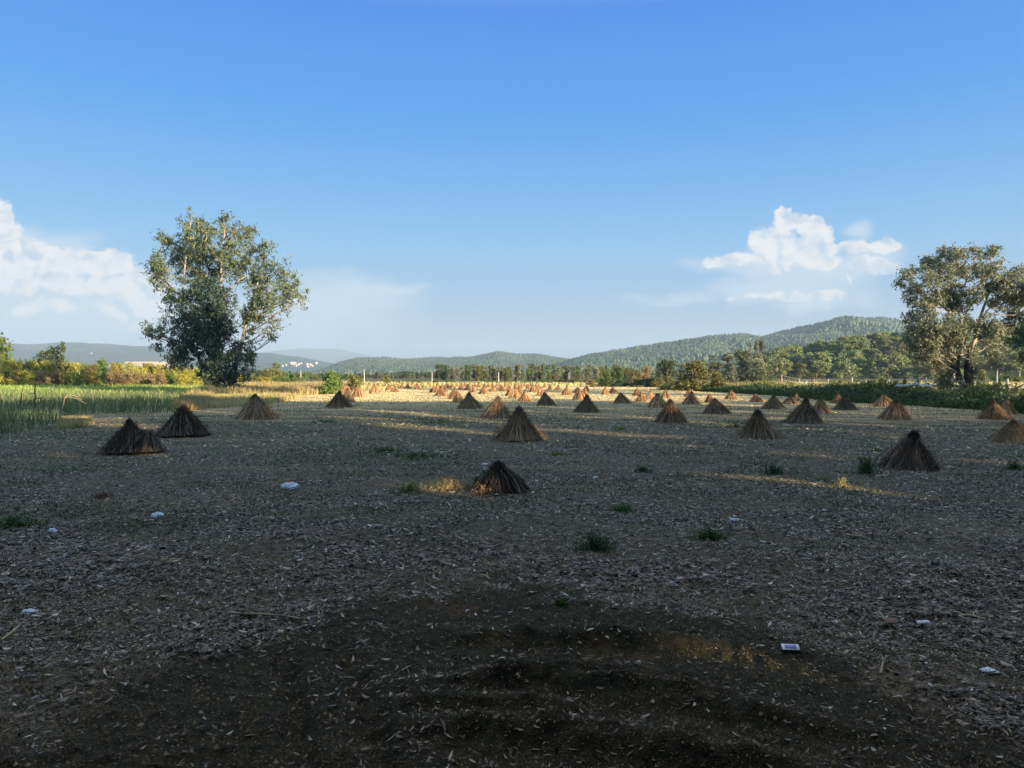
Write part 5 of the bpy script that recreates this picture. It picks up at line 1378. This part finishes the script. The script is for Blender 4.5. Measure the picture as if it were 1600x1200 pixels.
crumple(1148, 815, 15, 6, 'plastic', 'plastic_scrap', 'small torn white scrap above the dark green weed patch', 'litter', 5)
crumple(1050, 916, 9, 8, 'paper', 'paper_scrap', 'tiny white scrap in the pale leaves right of centre', 'litter', 6)
crumple(1288, 797, 7, 3, 'paper', 'paper_scrap', 'tiny white scrap below the bright ground streak', 'litter', 7)
crumple(140, 975, 8, 4, 'paper', 'paper_scrap', 'tiny bluish scrap in the leaves bottom left', 'litter', 8)
crumple(998, 1049, 7, 7, 'paper', 'paper_scrap', 'tiny white scrap on the bare soil bottom right of centre', 'litter', 9)
crumple(930, 747, 9, 3, 'paper', 'paper_scrap', 'tiny pale scrap right of the nearest stook', 'litter', 10)
crumple(1545, 1050, 26, 6, 'plastic', 'plastic_scrap', 'flat pale strip of plastic near the bottom right corner', 'litter', 11)
def bottle(px, py, L_px, rz, label):
    x, y = gp(px, py); L = L_px / F0 * y; r0 = L * .15; root = empty('plastic_bottle', (x, y, float(ground_z(x, y)) + r0), rz)
    mb = MB(); P = [(-.5, .7), (-.48, .95), (-.3, 1), (-.28, .93), (-.1, .93), (-.08, 1), (.12, 1), (.25, .8), (.34, .42), (.40, .38)]
    mb.tube([[a * L, 0, 0] for a, b in P], [b * r0 for a, b in P], 14); mb.build('body', M['plastic'], root, True)
    mb = MB(); mb.tube([[.40 * L, 0, 0], [.47 * L, 0, 0]], r0 * .45, 12); mb.build('cap', M['print'], root, True)
    tag(root, label, 'bottle')
bottle(757, 727, 11, 2.9, 'white plastic bottle lying behind the nearest stook')
bottle(1437, 980, 32, 3.3, 'pale plastic bottle lying beside the brown cardboard piece')
def card():
    x, y = gp(1235, 1022); w = 26 / F0 * y; root = empty('printed_card', (x, y, float(ground_z(x, y)) + .035), -.25); root.rotation_euler = (.12, -.05, -.25)
    mb = MB(); mb.box((0, 0, 0), (w, w * .72, .004)); mb.build('card_sheet', M['paper'], root)
    mb = MB(); mb.box((0, .0, .0045), (w * .66, w * .44, .003)); mb.build('printed_panel', M['print'], root)
    tag(root, 'small white card with a blue printed panel lying on the leaves', 'card')
card()
def cardboard():
    x, y = gp(1392, 983); s = 24 / F0 * y; mb = MB(); z = float(ground_z(x, y)) + .02
    V = [[-.5, -.25, 0], [.35, -.3, .02], [.5, .3, .18], [-.3, .35, .16], [-.42, -.1, .10], [.1, .5, .02]]
    V = np.array(V) * s; T = V + [0, 0, .006]; VV = np.concatenate([V, T])
    mb.add(VV, [[0, 1, 2, 3][::-1], [6, 7, 8, 9], [0, 1, 7, 6], [1, 2, 8, 7], [2, 3, 9, 8], [3, 0, 6, 9]])
    o = mb.build('cardboard_piece', M['card']); o.location = (x, y, z); tag(o, 'bent brown piece of cardboard left of the pale bottle', 'cardboard')
cardboard()
def stick(p, q, r0, label, mat='twig', name='stick'):
    a = np.array(gp(*p) + (0,)); b = np.array(gp(*q) + (0,)); a[2] = ground_z(a[0], a[1]) + .02; b[2] = ground_z(b[0], b[1]) + .03
    m = (a + b) / 2 + np.array([.02, .05, .02]); mb = MB(); P = bez(a, m, b, 8); mb.tube(P, np.linspace(r0, r0 * .4, 8), 6)
    mb.tube([P[4], P[4] + (b - a) * .12 + [0, .06, .03]], [r0 * .5, r0 * .2], 5)
    o = mb.build(name, M[mat], smoothf=True); tag(o, label, 'stick')
stick((370, 966), (468, 978), .016, 'long pale stick lying in the leaves on the left')
stick((365, 960), (410, 972), .010, 'thin forked stick just above the long pale one')
stick((1240, 868), (1272, 853), .020, 'dark stick in the litter right of centre', 'darkbark')
stick((1325, 835), (1362, 843), .015, 'bleached stick lying far right of the weed patch', 'straw')
stick((846, 744), (873, 749), .016, 'pale straight stick right of the nearest stook', 'straw')
stick((2, 1006), (30, 985), .010, 'slanted straw at the left border', 'straw')
stick((1500, 965), (1540, 972), .016, 'bleached branch piece near the right border', 'straw')
stick((1376, 1058), (1385, 1030), .012, 'upright pale twig near the bottom right', 'straw')
stick((750, 900), (765, 908), .012, 'short white twig in the central leaves', 'straw')
# loose leaves on the bare soil
x, y = wedge(rl, 5200, 3.9, 8.5, .7); k = (bare_mask(x, y) > .3) & (rl.random(len(x)) < .20 + .5 * sstep(x, .8, 2.4)); x, y = x[k], y[k]; L = rl.uniform(.018, .065, len(x))
V, F = flat_leaves(x, y, L, L * rl.uniform(.15, .35, len(x)), rl, .004)
o = mesh_np('loose_leaves', V, [F], M['litter']); tag(o, 'scattered pale leaves on the bare soil', 'leaves', kind='stuff')
# clods and crumbs on the scraped soil
def crumbs():
    x, y = wedge(rl, 110000, 3.6, 9.5, .75); k = (bare_mask(x, y) > .2) | (rl.random(len(x)) < .3); x, y = x[k], y[k]; n = len(x); s = rl.uniform(.004, .011, n) * np.where(rl.random(n) < .05, 2.2, 1)
    T = np.array([[1, 0, 0], [-.5, .87, 0], [-.5, -.87, 0], [0, 0, 1.1]]); c = np.stack([x, y, ground_z(x, y)], -1)
    a = rl.uniform(0, 6.28, n); R_ = np.stack([np.stack([np.cos(a), -np.sin(a), 0*a], -1), np.stack([np.sin(a), np.cos(a), 0*a], -1), np.stack([0*a, 0*a, 0*a+1], -1)], 1)
    V = np.einsum('nij,kj->nki', R_, T) * s[:, None, None] + c[:, None]; kk = (np.arange(n) * 4)[:, None, None]
    F = (kk + np.array([[0, 1, 3], [1, 2, 3], [2, 0, 3]])[None]).reshape(-1, 3)
    m, nn, l = new_mat('soil_crumb'); g = nn.new('ShaderNodeNewGeometry')
    finish(m, nn, l, ramp(nn, l, g.outputs['Random Per Island'], [(0, (.03, .028, .02)), (.6, (.08, .065, .04)), (.9, (.16, .12, .07)), (1, (.30, .24, .15))]), .9)
    o = mesh_np('soil_crumbs', V.reshape(-1, 3), [F], m); tag(o, 'crumbs of earth over the scraped soil', 'soil', kind='stuff')
crumbs()

# ------------------------------------------------------------------ air
HAZE = 1.7e-4
def haze():
    m = bpy.data.materials.new('haze'); m.use_nodes = True; n, l = m.node_tree.nodes, m.node_tree.links; n.clear()
    v = n.new('ShaderNodeVolumePrincipled'); v.inputs['Density'].default_value = HAZE; v.inputs['Color'].default_value = (.42, .585, .77, 1); v.inputs['Anisotropy'].default_value = 0.0
    o = n.new('ShaderNodeOutputMaterial'); l.new(v.outputs[0], o.inputs['Volume'])
    mb = MB(); mb.box((0, 0, 235), (28500, 28500, 570)); b = mb.build('haze', m); tag(b, 'pale blue haze filling the air over the valley', 'haze', kind='stuff')
haze()
print('bytes', len(bpy.data.meshes), sum(len(m.polygons) for m in bpy.data.meshes))
